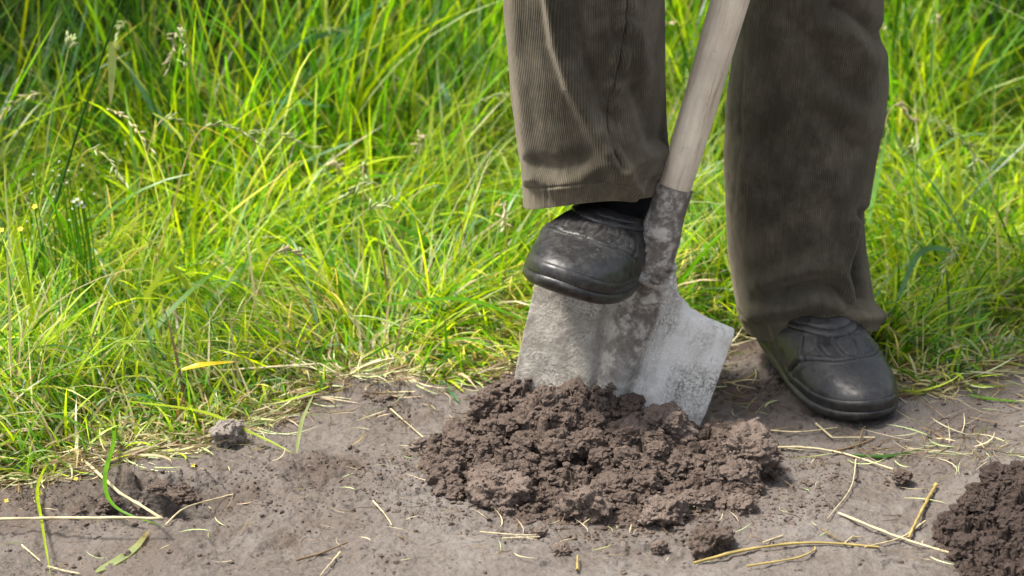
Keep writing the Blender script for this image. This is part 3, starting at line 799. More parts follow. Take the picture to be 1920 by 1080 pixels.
def clogpt(mt, p): return np.array(mt @ Vector(p))
vs_, es, rad = [], [], []
def av(p, r, prev=None):
    vs_.append(np.array(p)-np.array(person.location)); rad.append(r)
    if prev is not None: es.append((prev, len(vs_)-1))
    return len(vs_)-1
pel = av((cxh, cyh, 0.97), 0.11)
for mt, ex_, rows_ in ((ML, exL, rowsL), (MR, exR, rowsR)):
    h_ = av((ex_[-2][0]*0.7+cxh*0.3, ex_[-2][1], ex_[-2][2]-0.02), 0.075, pel)
    k_ = av((ex_[0][0], ex_[0][1]+0.01, ex_[0][2]), 0.052, h_)
    anl = clogpt(mt, (0, -0.070, 0.105))
    mid = (np.array(ex_[0][:3])*0.45+anl*0.55)+np.array([0, 0.02, 0])
    c_ = av(mid, 0.045, k_)
    a_ = av(anl, 0.031, c_)
    b_ = av(clogpt(mt, (0, -0.055, 0.058)), 0.030, a_)
    av(clogpt(mt, (0, -0.100, 0.040)), 0.024, b_)
    f_ = av(clogpt(mt, (0, 0.0, 0.048)), 0.024, b_)
    g_ = av(clogpt(mt, (0, 0.06, 0.040)), 0.018, f_)
    av(clogpt(mt, (0, 0.10, 0.037)), 0.012, g_)
me = bpy.data.meshes.new('body'); me.from_pydata([tuple(v) for v in vs_], es, []); me.update()
bo = bpy.data.objects.new('body', me); C.objects.link(bo); bo.parent = person; me.materials.append(skin())
sk = bo.modifiers.new('skin', 'SKIN'); sk.use_smooth_shade = True
for i, r in enumerate(rad):
    me.skin_vertices[0].data[i].radius = (r, r)
me.skin_vertices[0].data[0].use_root = True
ss = bo.modifiers.new('sub', 'SUBSURF'); ss.levels = 2; ss.render_levels = 2
#@@GRASS
# ------------------------------------------------------------------ grass
PAL = {'fresh': (0.105, 0.270, 0.010), 'yellow': (0.310, 0.420, 0.012), 'deep': (0.032, 0.105, 0.010), 'blue': (0.110, 0.240, 0.130),
       'straw': (0.46, 0.395, 0.25), 'brown': (0.16, 0.11, 0.06), 'gold': (0.34, 0.26, 0.09), 'pale': (0.34, 0.40, 0.18), 'lemon': (0.60, 0.44, 0.02)}
def blades(base, length, width, azim, tilt0, bend, col, segs=6, twist=0.5, wob=0.25, tipcol=None):
    n = len(base); s_ = np.linspace(0, 1, segs+1)
    a = azim[:, None]+wob*(rng.random((n, 1))-0.5)*s_[None]*2
    ti = tilt0[:, None]+bend[:, None]*s_[None]**1.3
    ti = np.minimum(ti, 1.95)
    dl = length[:, None]/segs
    st = np.sin(ti)*dl; ct = np.cos(ti)*dl
    x = np.cumsum(st*np.cos(a), 1)-st[:, :1]*np.cos(a[:, :1]); y = np.cumsum(st*np.sin(a), 1)-st[:, :1]*np.sin(a[:, :1]); z = np.cumsum(ct, 1)-ct[:, :1]
    P = np.stack([x, y, z], -1)+base[:, None, :]
    gz0 = base[:, 2][:, None]
    P[..., 2] = np.maximum(P[..., 2], gz0+0.002)
    w = width[:, None]*np.interp(s_, [0, 0.15, 0.5, 0.85, 1], [0.55, 0.9, 1.0, 0.5, 0.04])[None]*0.5
    tw = twist*(rng.random((n, 1))-0.5)*3+twist*(rng.random((n, 1))-0.5)*3*s_[None]
    sx, sy = -np.sin(a), np.cos(a)
    side = np.stack([sx*np.cos(tw)-np.cos(ti)*np.cos(a)*np.sin(tw)*-1, sy*np.cos(tw)+np.cos(ti)*np.sin(a)*np.sin(tw), -np.sin(ti)*np.sin(tw)], -1)
    L = P-side*w[..., None]; Rr = P+side*w[..., None]
    V_ = np.stack([L, Rr], 2).reshape(n, -1, 3)
    k_ = np.arange(segs)
    f = np.stack([2*k_, 2*k_+1, 2*k_+3, 2*k_+2], -1)
    F = (f[None]+(np.arange(n)*2*(segs+1))[:, None, None]).reshape(-1, 4)
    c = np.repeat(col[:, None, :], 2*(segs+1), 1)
    # each blade darker towards its foot, some with dry tips
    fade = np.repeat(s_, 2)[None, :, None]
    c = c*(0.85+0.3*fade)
    if tipcol is not None:
        c = c*(1-sm(fade, 0.75, 1.0)*tipcol[:, None, None])+np.array(PAL['straw'])*sm(fade, 0.75, 1.0)*tipcol[:, None, None]
    return V_.reshape(-1, 3), F, c.reshape(-1, 3)
def pick(n, weights):
    ks = list(weights); w = np.array([weights[k] for k in ks], float); w /= w.sum()
    c = np.array([PAL[k] for k in ks])[rng.choice(len(ks), n, p=w)]
    return c*rng.uniform(0.75, 1.3, (n, 1))*rng.uniform(0.92, 1.08, (n, 3))
heel = np.array(MR @ Vector((0, -0.05, 0)))[:2]; toe_ = np.array(MR @ Vector((0, 0.13, 0)))[:2]
def clear_of_person(x, y, r=0.075):
    d = toe_-heel; t = np.clip(((x-heel[0])*d[0]+(y-heel[1])*d[1])/(d@d), 0, 1)
    q = np.hypot(x-heel[0]-t*d[0], y-heel[1]-t*d[1])
    leg = np.hypot(x-heel[0], y-YRp) > 0.10
    return (q > r) & leg
def region(n, x0, x1, d0, d1, r=0.075):
    x = rng.uniform(x0, x1, n); d = rng.uniform(d0, d1, n)
    jit = 0.03*vnoise(np.c_[x*14, d*0, d*0], 5)
    y = edge_y(x)+d+jit
    k_ = clear_of_person(x, y, r)
    return x[k_], y[k_], d[k_]
def gz_fast(x, y): return ground_z(x, y, False)
def add_zone(bag, n, x0, x1, d0, d1, L, W, tilt, bend, pal, clump=18, segs=6, dens=None, az=None, hn=0.35, r=0.075, legsafe=True):
    x, y, d = region(n, x0, x1, d0, d1, r)
    p = np.c_[x, y, x*0]
    cl = vnoise(p*clump, 33)
    # gather into tufts
    tx = np.floor(x*clump+cl)/clump; ty = np.floor(y*clump-cl)/clump
    if dens is not None:
        k_ = rng.random(len(x)) < dens(x, y, d); x, y, d = x[k_], y[k_], d[k_]; tx, ty = tx[k_], ty[k_]; p = p[k_]
    n = len(x)
    hv = 1+hn*vnoise(p*5.5, 71)+0.15*rng.standard_normal(n)
    Lh = np.interp(d, L[0], L[1])*np.clip(hv, 0.35, 1.8)*rng.uniform(0.55, 1.2, n)
    Wd = rng.uniform(W[0], W[1], n)
    wind = 3.14*fbm(p*4.2, 2, 81)*1.3
    a = (wind+rng.standard_normal(n)*1.0) if az is None else az+rng.standard_normal(n)*0.9
    t0 = np.abs(rng.standard_normal(n))*tilt[0]+tilt[1]*rng.random(n)
    b = bend[0]+bend[1]*rng.random(n)
    # legs push blades aside: those whose tip would end in the standing leg lean away
    bz = gz_fast(x, y)
    base = np.c_[x, y, bz]
    if legsafe:
        for _ in range(2):
            reach = Lh*np.sin(np.minimum(t0+b*0.4, 1.5))*0.8
            ex, ey = x+np.cos(a)*reach, y+np.sin(a)*reach
            bad = ~clear_of_person((x+ex)/2, (y+ey)/2, 0.07) | ~clear_of_person(ex, ey, 0.07)
            a = np.where(bad, a+math.pi*0.8, a)
        k_ = clear_of_person(x+np.cos(a)*reach, y+np.sin(a)*reach, 0.06) & clear_of_person(x+np.cos(a)*reach*0.5, y+np.sin(a)*reach*0.5, 0.06)
        # short hop forward of the shovel is kept free too
        ex = x+np.cos(a)*reach; ey = y+np.sin(a)*reach
        front = (ey < YS+0.10) & (ex > -0.02) & (ex < 0.42)
        k_ &= ~front
        base, Lh, Wd, a, t0, b = base[k_], Lh[k_], Wd[k_], a[k_], t0[k_], b[k_]; p = p[k_]; n = len(base)
    col = pick(n, pal)*(1+0.30*vnoise(p*3.3, 91))[:, None]
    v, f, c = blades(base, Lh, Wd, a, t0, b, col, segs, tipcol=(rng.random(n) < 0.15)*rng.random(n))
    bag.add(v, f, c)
left_gap = lambda x, y, d: 1-0.8*sm(d, 0.85, 1.2)*sm(-x, 0.15, 0.35)*sm(vnoise(np.c_[x*5, y*5, x*0], 3), -0.8, -0.1)
tuft = lambda x, y, d: 0.35+0.65*sm(vnoise(np.c_[x*11, y*11, x*0], 303)+0.5*vnoise(np.c_[x*27, y*27, x*0], 304), -0.45, 0.35)
bg = Bag()
# short fresh growth next to the path
add_zone(bg, 13000, -0.80, 0.85, -0.012, 0.22, ([-0.02, 0.05, 0.22], [0.035, 0.085, 0.13]), (0.0015, 0.0038), (0.75, 0.6), (0.3, 1.5), {'fresh': 4, 'yellow': 3, 'deep': 2, 'straw': 3.6, 'pale': 1.5, 'brown': 1.1})
# the lodged, tangled middle
add_zone(bg, 34000, -0.90, 0.95, 0.08, 0.95, ([0.08, 0.4, 0.95], [0.12, 0.17, 0.22]), (0.0014, 0.0038), (0.70, 0.7), (0.1, 1.2), {'fresh': 5, 'yellow': 10, 'deep': 1.6, 'blue': 1.0, 'straw': 0.9, 'pale': 1.5}, dens=tuft)
add_zone(bg, 700, -0.90, 0.95, 0.10, 0.95, ([0.08, 0.4, 0.95], [0.16, 0.22, 0.30]), (0.0045, 0.0078), (0.70, 0.6), (0.1, 1.2), {'fresh': 5, 'yellow': 5, 'blue': 3.0, 'pale': 1.0}, segs=9)
# tall grass standing behind
add_zone(bg, 15000, -1.15, 1.25, 0.62, 1.9, ([0.75, 1.1, 1.9], [0.32, 0.45, 0.60]), (0.0020, 0.0052), (0.20, 0.12), (0.1, 0.9), {'fresh': 6, 'yellow': 3, 'deep': 5, 'blue': 0.9, 'pale': 0.6, 'gold': 0.1}, segs=7, dens=lambda x, y, d: tuft(x, y, d)*left_gap(x, y, d))
add_zone(bg, 3500, -1.6, 1.7, 1.9, 4.0, ([2.1, 4.2], [0.55, 0.75]), (0.006, 0.013), (0.16, 0.1), (0.1, 0.9), {'fresh': 4, 'deep': 6, 'blue': 0.4}, segs=6)
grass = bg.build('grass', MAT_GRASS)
tag(grass, 'dense tangled green grass growing along the path', 'grass', kind='stuff')
# thin flowering stems
bg = Bag()
add_zone(bg, 900, -0.85, 0.9, 0.10, 1.2, ([0.1, 0.5, 1.2], [0.16, 0.26, 0.45]), (0.0010, 0.0018), (0.35, 0.25), (0.2, 1.0), {'pale': 3, 'straw': 3, 'yellow': 2, 'gold': 0.5}, segs=9)
tag(bg.build('grass_stems', MAT_GRASS), 'thin pale flowering stems standing through the grass', kind='stuff')
# far field beyond the tall grass: one low sheet of meadow
bg = Bag()
n = 9000
x = rng.uniform(-7, 7, n); y = rng.uniform(3.6, 11, n)
v, f, c = blades(np.c_[x, y, x*0], rng.uniform(0.4, 0.9, n), rng.uniform(0.012, 0.03, n), rng.random(n)*6.28, rng.random(n)*0.3, rng.random(n)*0.9, pick(n, {'fresh': 4, 'deep': 5}), 4)
bg.add(v, f, c)
n = 9000
x = rng.uniform(1.2, 5, n)*np.where(rng.random(n) < 0.5, -1, 1); y = rng.uniform(-0.2, 3.8, n)
v, f, c = blades(np.c_[x, y, x*0], rng.uniform(0.2, 0.5, n), rng.uniform(0.006, 0.014, n), rng.random(n)*6.28, rng.random(n)*0.4, rng.random(n)*1.1, pick(n, {'fresh': 5, 'yellow': 3, 'deep': 3}), 4)
bg.add(v, f, c)
tag(bg.build('meadow', MAT_GRASS), 'rough meadow grass further back', kind='stuff')
# dry litter at the foot of the grass and on the path
bg = Bag()
def litter(n, xf, yf, L, W, pal, segs=5):
    n = len(xf)
    ln = rng.uniform(*L, n); 
    base = np.c_[xf, yf, ground_z(xf, yf, False)+0.002]
    v, f, c = blades(base, ln, rng.uniform(*W, n), rng.random(n)*6.28, 1.30+0.35*rng.random(n), (rng.random(n)-0.45)*0.9, pick(n, pal), segs, wob=1.6, twist=0.9)
    v[:, 2] += 0.0
    bg.add(v, f, c)
x = rng.uniform(-0.7, 0.75, 5200); d = np.abs(rng.standard_normal(5200))*0.055-0.028; y = edge_y(x)+d
ok = clear_of_person(x, y, 0.06) & ~((x > 0.0) & (x < 0.33) & (y < YS+0.05))
litter(0, x[ok], y[ok], (0.02, 0.09), (0.0010, 0.0026), {'straw': 5, 'brown': 4, 'pale': 2, 'yellow': 0.7})
x = rng.uniform(-0.6, 0.6, 800); y = rng.uniform(-0.80, -0.25, 800); ok = (y < edge_y(x)) & clear_of_person(x, y, 0.07)
litter(0, x[ok], y[ok], (0.008, 0.035), (0.0005, 0.0012), {'straw': 3, 'brown': 7, 'pale': 1})
for (cx, cy, sx, sy, n) in [(1780, 850, 0.050, 0.030, 110), (1420, 720, 0.06, 0.05, 160), (1560, 880, 0.10, 0.08, 40), (1750, 720, 0.10, 0.03, 160), (740, 745, 0.05, 0.04, 90), (900, 680, 0.06, 0.03, 260), (1880, 720, 0.06, 0.05, 70)]:
    q = gp(cx, cy); x = q[0]+rng.standard_normal(n)*sx; y = q[1]+rng.standard_normal(n)*sy
    ok = clear_of_person(x, y, 0.065)
    litter(0, x[ok], y[ok], (0.02, 0.070), (0.0007, 0.0018), {'straw': 4, 'brown': 6, 'pale': 1.5, 'gold': 0.4})
tag(bg.build('dry_grass_litter', MAT_STRAW), 'dry straw and root bits strewn on the soil', kind='stuff')

# ------------------------------------------------------------------ single straws, leaves and stalks
def path_world(pts, mode='ground'):
    out = []
    for q in pts:
        if len(q) == 2: w = G(q[0], q[1]); w = np.array([w[0], w[1], ground_z(w[0], w[1], False)[0]+0.003])
        else:
            w = V(q[0], q[1], q[2]-0.12)
        out.append(w)
    return out
def straw(pts, r, colname, label, name='straw', cat='straw', sharp=False, mat=None, taper=0.6, h=0.0, group=None):
    W = path_world(pts); L = smooth_line(W, 26) if not sharp else np.vstack([smooth_line([a, b], 10) for a, b in zip(W[:-1], W[1:])])
    L = np.unique(L.round(6), axis=0) if False else L
    L = L[np.r_[True, np.linalg.norm(np.diff(L, axis=0), axis=1) > 1e-5]]
    L = L+np.c_[np.zeros(len(L)), np.zeros(len(L)), h*np.sin(np.linspace(0, math.pi, len(L)))+0.0008]
    L = L+0.10*r*rng.standard_normal(L.shape)*[1, 1, 0.3]
    rr = r*0.9*(1-(1-taper)*np.linspace(0, 1, len(L)))*(1+0.12*rng.standard_normal(len(L)))
    v, f = tube(L, rr, 6)
    c = np.array(PAL[colname])*np.ones((len(v), 1))*(1+0.12*np.repeat(rng.standard_normal(len(L)), 6))[:, None]
    o = L[0].copy()
    ob = mesh_np(name, v-o, f, mat or MAT_STRAW, col=c); ob.location = o
    tag(ob, label, cat, group); return ob
def leaf(pts, w, colname, label, name='grass_strand', cat='grass blade', tip=None, mat=None, group=None, up=(0, -0.3, 1), lift=0.0):
    W = path_world(pts); L = smooth_line(W, 30); n = len(L); L[:, 2] += lift*np.sin(np.linspace(0, math.pi, n))
    tg = np.gradient(L, axis=0); tg /= np.linalg.norm(tg, axis=1)[:, None]
    side = np.cross(tg, np.array(up)); side /= np.linalg.norm(side, axis=1)[:, None]+1e-9
    nn = np.cross(side, tg)
    ww = w*0.5*np.interp(np.linspace(0, 1, n), [0, 0.1, 0.45, 0.85, 1], [0.35, 0.7, 1, 0.55, 0.03])
    V_ = np.stack([L-side*ww[:, None], L+nn*(-ww*0.35)[:, None], L+side*ww[:, None]], 1).reshape(-1, 3)
    F = grid_faces(3, n)
    c = np.array(PAL[colname])*np.ones((len(V_), 1))
    if tip: 
        t = sm(np.repeat(np.linspace(0, 1, n), 3), 0.6, 1)[:, None]; c = c*(1-t)+np.array(PAL[tip])*t
    o = L[0].copy()
    ob = mesh_np(name, V_-o, F, mat or MAT_GRASS, col=c); ob.location = o
    tag(ob, label, cat, group); return ob
YG1 = G(552, 860)[1]+0.17; YG2 = G(720, 760)[1]+0.16
for pts, r, cn, lab, kw in [
    ([(150, 857), (225, 935), (306, 1022), (180, 1008), (0, 990), (-60, 984)], 0.0019, 'straw', 'long bent straw forming a sharp angle at the lower left', dict(sharp=True, taper=0.8, h=0.022)),
    ([(1572, 968), (1700, 1010), (1865, 1065)], 0.0017, 'straw', 'long straight pale straw beside the dark moist heap', dict(taper=0.8)),
    ([(1300, 1057), (1400, 1042), (1520, 1033), (1648, 1034)], 0.0018, 'gold', 'yellow straw lying level in the right foreground', dict(taper=0.7)),
    ([(1400, 1073), (1490, 1060), (1525, 1045), (1527, 1038)], 0.0013, 'gold', 'thin hooked yellow stem just below the level yellow straw', {}),
    ([(1448, 839), (1510, 838), (1580, 852), (1675, 882)], 0.0017, 'straw', 'pale yellow straw right of the heap pointing to the dry tangle', dict(taper=0.7)),
    ([(1560, 848), (1605, 838), (1640, 827)], 0.0016, 'brown', 'short orange brown stem above the pale yellow straw', {}),
    ([(1610, 838), (1622, 805)], 0.0014, 'brown', 'tiny upright orange brown stub', dict(h=0.004)),
    ([(1755, 910), (1730, 955), (1703, 1006)], 0.0024, 'gold', 'broad yellow straw at the left foot of the dark heap', dict(taper=0.7)),
    ([(1735, 972), (1690, 1005), (1620, 1036)], 0.0012, 'straw', 'thin grey straw crossing the long straight straw', {}),
    ([(1605, 865), (1595, 920), (1550, 980)], 0.0010, 'straw', 'thin pale straw standing upright between the heaps', {}),
    ([(555, 1052), (600, 1040), (652, 1022)], 0.0015, 'brown', 'grey brown twig in the lower middle left', {}),
    ([(638, 1040), (600, 1080)], 0.0012, 'straw', 'short pale straw under the grey brown twig', {}),
    ([(400, 697, YG2), (600, 683, YG2), (700, 740, YG2-0.02), (800, 832)], 0.0015, 'straw', 'long kinked straw reaching out of the grass toward the heap', dict(sharp=True)),
    ([(1525, 735), (1560, 745), (1600, 740)], 0.0012, 'straw', 'short straw by the toe of the standing clog', {}),
    ([(1720, 755), (1760, 742), (1800, 735)], 0.0016, 'gold', 'yellow straw at the grass edge right of the standing clog', {}),
    ([(1445, 812), (1500, 813), (1570, 806)], 0.0012, 'straw', 'thin straw lying just above the right end of the heap', {}),
    ([(1530, 800), (1560, 822), (1640, 825)], 0.0014, 'straw', 'kinked pale straw below the standing clog', dict(sharp=True)),
    ([(900, 1002), (960, 1008), (1005, 1012)], 0.0009, 'straw', 'thin pale fibre in front of the heap pointing to the small upright clod', {}),
    ([(942, 1020), (1012, 1017)], 0.0010, 'straw', 'short pale fibre beside the small upright clod', {}),
    ([(700, 955), (720, 975), (735, 995)], 0.0012, 'straw', 'small curved root in the lower middle left', {}),
    ([(975, 945), (1020, 944)], 0.0012, 'straw', 'short straw sticking out under the front clods', {}),
    ([(1082, 1080), (1083, 1048)], 0.0016, 'gold', 'upright yellow stub at the bottom edge in the middle', {}),
    ([(1430, 1030), (1468, 1018)], 0.0012, 'straw', 'short flat straw right of the lone round clod', {}),
    ([(1540, 1005), (1580, 1030)], 0.0014, 'brown', 'orange brown stem above the level yellow straw', {}),
    ([(1580, 1035), (1600, 1010)], 0.0012, 'straw', 'little pale straw standing beside the orange brown stem', {}),
    ([(310, 1000), (345, 970), (400, 935), (440, 928)], 0.0012, 'straw', 'curved pale stem beside the dark hollow', dict(h=0.01)),
    ([(40, 1015), (75, 1040)], 0.0013, 'straw', 'short pale straw at the lower left edge', {}),
    ([(90, 1050), (120, 1068), (150, 1078)], 0.0013, 'straw', 'flat pale straw in the bottom left corner', {})]:
    straw(pts, r, cn, lab, **kw)
leaf([(180, 1076), (220, 1060), (255, 1035), (281, 1003)], 0.010, 'pale', 'broad yellowed leaf curled beside the bent straw', tip='gold')
leaf([(205, 740), (215, 850), (198, 930), (220, 985), (310, 1002)], 0.005, 'fresh', 'green blade hanging over the hollow and bending along the soil', lift=0.022)
leaf([(100, 850), (72, 930), (80, 1000), (95, 1080)], 0.0035, 'yellow', 'thin yellow green runner trailing to the bottom edge at the left', lift=0.012)
leaf([(240, 752, YG1), (380, 772, YG1), (480, 815, YG1-0.02), (552, 860)], 0.0045, 'yellow', 'long green stem arching from the grass onto the soil')
leaf([(556, 858), (566, 790, YG1-0.03), (590, 735, YG1-0.02)], 0.0045, 'pale', 'pale folded blade standing above the arching stem tip')
leaf([(410, 795), (425, 820), (440, 850)], 0.0045, 'blue', 'short blue green blade across the pale earth lump')
leaf([(800, 700), (830, 728), (862, 765)], 0.0085, 'blue', 'broad blue green blade leaning toward the left end of the heap')
leaf([(1815, 752), (1860, 760), (1925, 767)], 0.005, 'fresh', 'bright green blade lying flat at the right edge')
leaf([(1580, 852), (1660, 860), (1740, 850)], 0.005, 'deep', 'dark green blade in the dry tangle beside the moist heap')
yb = edge_y(np.array([-0.3]))[0]
leaf([(340, 693, yb+0.10), (380, 683, yb+0.10), (440, 678, yb+0.12)], 0.008, 'lemon', 'bright yellow blade lying across the lower left grass', up=(0, -0.4, 1))
leaf([(235, 115, 0.35), (300, 220, 0.33), (345, 255, 0.3)], 0.010, 'blue', 'blue green blade slanting down in the upper left grass', up=(0, -1, 0))
leaf([(490, 195, 0.35), (540, 187, 0.35), (620, 200, 0.35)], 0.009, 'blue', 'blue green blade lying level in the upper middle grass', up=(0, -1, 0.3))
leaf([(828, 155, 0.5), (842, 185, 0.48), (848, 215, 0.48)], 0.011, 'blue', 'short bent blue green blade left of the trousers', up=(0, -1, 0))
leaf([(975, 595, yb+0.25), (860, 560, yb+0.25), (690, 575, yb+0.2)], 0.007, 'fresh', 'broad green blade arching left of the clog on the shovel', up=(0, -0.4, 1))
leaf([(520, 100, 0.45), (590, 70, 0.5), (660, 50, 0.5)], 0.010, 'blue', 'broad blue green blade high in the upper left middle', up=(0, -1, 0))
leaf([(1680, 570, yb+0.35), (1720, 480, yb+0.4), (1760, 465, yb+0.4), (1800, 480, yb+0.4)], 0.008, 'blue', 'curved blue green blade arching right of the standing leg', up=(0, -1, 0.3))
# stalks with seed heads
def stalk(pts, r, nsp, colname, label, sp=0.0055, group=None, headcol='pale', frac=0.3):
    W = path_world(pts)
    if W[0][2] > 0.01: W = [np.array([W[0][0], W[0][1]+0.01, 0.0])]+list(W)
    L = smooth_line(W, 40); o = L[0].copy()
    root = empty('grass_stalk', o)
    tag(root, label, 'grass stalk', group)
    v, f = tube(L, np.linspace(r, r*0.45, len(L)), 5)
    mesh_np('stem', v-o, f, MAT_GRASS, root, col=np.array(PAL[colname])*np.ones((len(v), 1)))
    bag_ = Bag(); iv, jf = ICO[1]; m0 = int(len(L)*(1-frac))
    for i in range(nsp):
        k_ = m0+(len(L)-1-m0)*i/max(nsp-1, 1); a = L[int(k_)]
        tg = L[min(int(k_)+1, len(L)-1)]-L[min(int(k_), len(L)-2)]; tg = tg/(np.linalg.norm(tg)+1e-9)
        dv = tg*0.9+rng.standard_normal(3)*0.42; dv /= np.linalg.norm(dv)
        e1 = np.cross(dv, [0.3, 0.5, 0.8]); e1 /= np.linalg.norm(e1); e2 = np.cross(dv, e1)
        s_ = sp*rng.uniform(0.8, 1.25)
        bag_.add(a+dv*s_*0.9+iv[:, :1]*dv*s_+iv[:, 1:2]*e1*s_*0.27+iv[:, 2:3]*e2*s_*0.16-o, jf, np.array(PAL[headcol])*rng.uniform(0.8, 1.2))
    bag_.build('seed_head', MAT_STRAW, root, kind='stuff')
stalk([(280, 530, 0.0), (320, 400, 0.0), (352, 290, 0.0), (385, 238, 0.0), (440, 240, 0.0), (485, 268, 0.0)], 0.0014, 22, 'straw', 'long pale stalk arching over with drooping seed head at the left', frac=0.35)
stalk([(345, 520, 0.05), (350, 300, 0.05), (347, 130, 0.05), (340, 60, 0.05)], 0.0013, 12, 'fresh', 'slender upright green stalk with sparse spikelets in the upper left', frac=0.25)
stalk([(500, 560, 0.3), (470, 250, 0.5), (560, 70, 0.5), (670, 60, 0.5)], 0.0012, 26, 'yellow', 'yellow green stalk bowing right near the top of the grass', sp=0.004, frac=0.35)
stalk([(60, 560, 0.1), (90, 250, 0.1), (120, 130, 0.1), (132, 75, 0.1)], 0.0013, 14, 'pale', 'stalk with plump seed head near the upper left corner', sp=0.008, frac=0.15)
stalk([(720, 500, 0.2), (820, 240, 0.3), (900, 190, 0.3), (945, 175, 0.3)], 0.0013, 20, 'yellow', 'stalk leaning against the side of the left trouser leg', sp=0.005, frac=0.35)
stalk([(560, 620, -0.05), (610, 480, -0.05), (680, 400, -0.05), (730, 380, -0.05)], 0.0013, 16, 'pale', 'pale seed stalk bending right in the middle of the grass', sp=0.006)
stalk([(1640, 330, 0.4), (1700, 225, 0.4), (1740, 220, 0.4), (1790, 245, 0.4)], 0.0013, 18, 'yellow', 'seed stalk arching to the right beside the standing leg', sp=0.006)
stalk([(1655, 60, 0.7), (1750, 15, 0.7), (1850, 15, 0.7), (1920, 50, 0.7)], 0.0016, 16, 'yellow', 'long arching stalk at the upper right', sp=0.006, frac=0.3)
# dark slanting stem and the hanging husk at the upper left
straw([(60, 520, -0.05), (120, 330, 0.0), (180, 140, 0.0), (240, -30, 0.0)], 0.0022, 'deep', 'thick dark green stem slanting up to the top edge at the left', name='weed_stem', cat='stem', mat=MAT_GRASS)
leaf([(208, 78, 0.0), (210, 110, 0.0), (209, 150, 0.0), (207, 196, 0.0)], 0.010, 'pale', 'pale green husk hanging from the dark slanting stem', name='seed_husk', cat='husk', tip='straw', up=(0, -1, 0))
straw([(370, -20, 0.5), (385, 50, 0.5), (405, 105, 0.5)], 0.0016, 'brown', 'reddish brown stem at the top edge left of the middle', name='weed_stem', cat='stem')
# loose seed stalks in the grass, one by one
for i in range(44):
    xx = rng.uniform(-0.62, 0.62); d = rng.uniform(0.08, 1.1); yy = edge_y(np.array([xx]))[0]+d
    if not clear_of_person(np.array([xx]), np.array([yy]), 0.12)[0]: continue
    hgt = np.interp(d, [0.08, 0.5, 1.1], [0.12, 0.24, 0.42])*rng.uniform(0.75, 1.15); a = rng.random()*6.28; r_ = hgt*rng.uniform(0.2, 0.6)
    if yy+math.sin(a)*r_*1.6 < YRp+0.13 and 0.05 < xx < 0.5: a = math.pi/2
    p0 = np.array([xx, yy, 0.0]); dr = np.array([math.cos(a), math.sin(a), 0])
    W = [p0, p0+dr*r_*0.3+[0, 0, hgt*0.5], p0+dr*r_*0.75+[0, 0, hgt*0.92], p0+dr*r_*1.15+[0, 0, hgt*0.98], p0+dr*r_*1.6+[0, 0, hgt*0.86]]
    _pw = path_world; path_world = lambda pts: pts
    stalk(W, 0.0009, 14, ['pale', 'yellow', 'straw'][i % 3], ['thin pale green stalk', 'thin yellow green stalk', 'thin dry straw coloured stalk'][i % 3]+' with small seed head rising from the tangled grass', sp=0.0066, group='seed stalks in the grass', headcol=['pale', 'straw'][i % 2], frac=0.38)
    path_world = _pw
# flowers
def petal_mat(name, c):
    m = M(name); m.b.inputs['Base Color'].default_value = (*c, 1); m.b.inputs['Roughness'].default_value = 0.6
    n_ = m.noise(200, 2); m.l(m.mix(0.3, c, m.ramp(n_, [(0.3, (0.7*c[0], 0.7*c[1], 0.7*c[2])), (0.7, c)])), m.b.inputs['Base Color']); return m.m
MAT_YEL = petal_mat('yellow_petal', (0.55, 0.42, 0.02)); MAT_WHT = petal_mat('white_petal', (0.33, 0.36, 0.26))
def flower(px, py, Y, r, mat, label, ground=False, n=5, cat='flower', group=None):
    p = G(px, py, 0.006) if ground else V(px, py, Y)
    root = empty('flower', (p[0], p[1], 0) if not ground else p); tag(root, label, cat, group)
    loc = np.array(root.location); h = p-loc
    if not ground:
        v, f = tube(smooth_line([[0, 0.01, 0], h*0.5+[0.006, 0.01, 0], h], 10), 0.0008, 5)
        mesh_np('stem', v, f, MAT_GRASS, root, col=np.array(PAL['fresh'])*np.ones((len(v), 1)))
    for i in range(n):
        a = i/n*6.28+px; c_, s_ = math.cos(a), math.sin(a)
        q = np.array([[0, 0, 0], [0.5*r, -0.35*r, 0.15*r], [r, 0, 0.35*r], [0.5*r, 0.35*r, 0.15*r], [0.55*r, 0, 0.05*r]])
        q = np.c_[q[:, 0]*c_-q[:, 1]*s_, q[:, 0]*s_+q[:, 1]*c_, q[:, 2]]
        tl = R(35); q = np.c_[q[:, 0], q[:, 1]*math.cos(tl)-q[:, 2]*math.sin(tl)*1, q[:, 1]*math.sin(tl)+q[:, 2]*math.cos(tl)]
        mesh_np('petal', q+h, np.array([[0, 1, 4], [1, 2, 4], [2, 3, 4], [3, 0, 4]]), mat, root)
    v, f = ICO[1]; mesh_np('flower_centre', v*r*0.3+h, f, mat, root)
for px, py, dY, lab in [(38, 430, 0.12, 'yellow flower at the left edge of the grass, right one of the two'), (2, 432, 0.12, 'yellow flower cut by the left edge'), (65, 388, 0.14, 'small yellow flower above the two at the left edge'),
                        (233, 738, 0.03, 'yellow flower low in the grass above the hollow')]:
    flower(px, py, yb+dY, 0.0042, MAT_YEL, lab)
for px, py, lab in [(362, 873, 'fallen yellow petals on soil below the grass'), (12, 939, 'yellow petals on the soil at the left edge'), (75, 925, 'yellow petals beside the trailing runner'), (142, 898, 'tiny yellow petals left of the bent straw')]:
    flower(px, py, 0, 0.003, MAT_YEL, lab, ground=True, n=4, cat='petals')
for i in range(26):
    px = 20+rng.random()*170; py = 270+rng.random()*200
    flower(px, py, yb+0.2+rng.random()*0.15, 0.0017, MAT_WHT, 'tiny white flower in the feathery weeds at the left', n=5, group='tiny white flowers at the left')
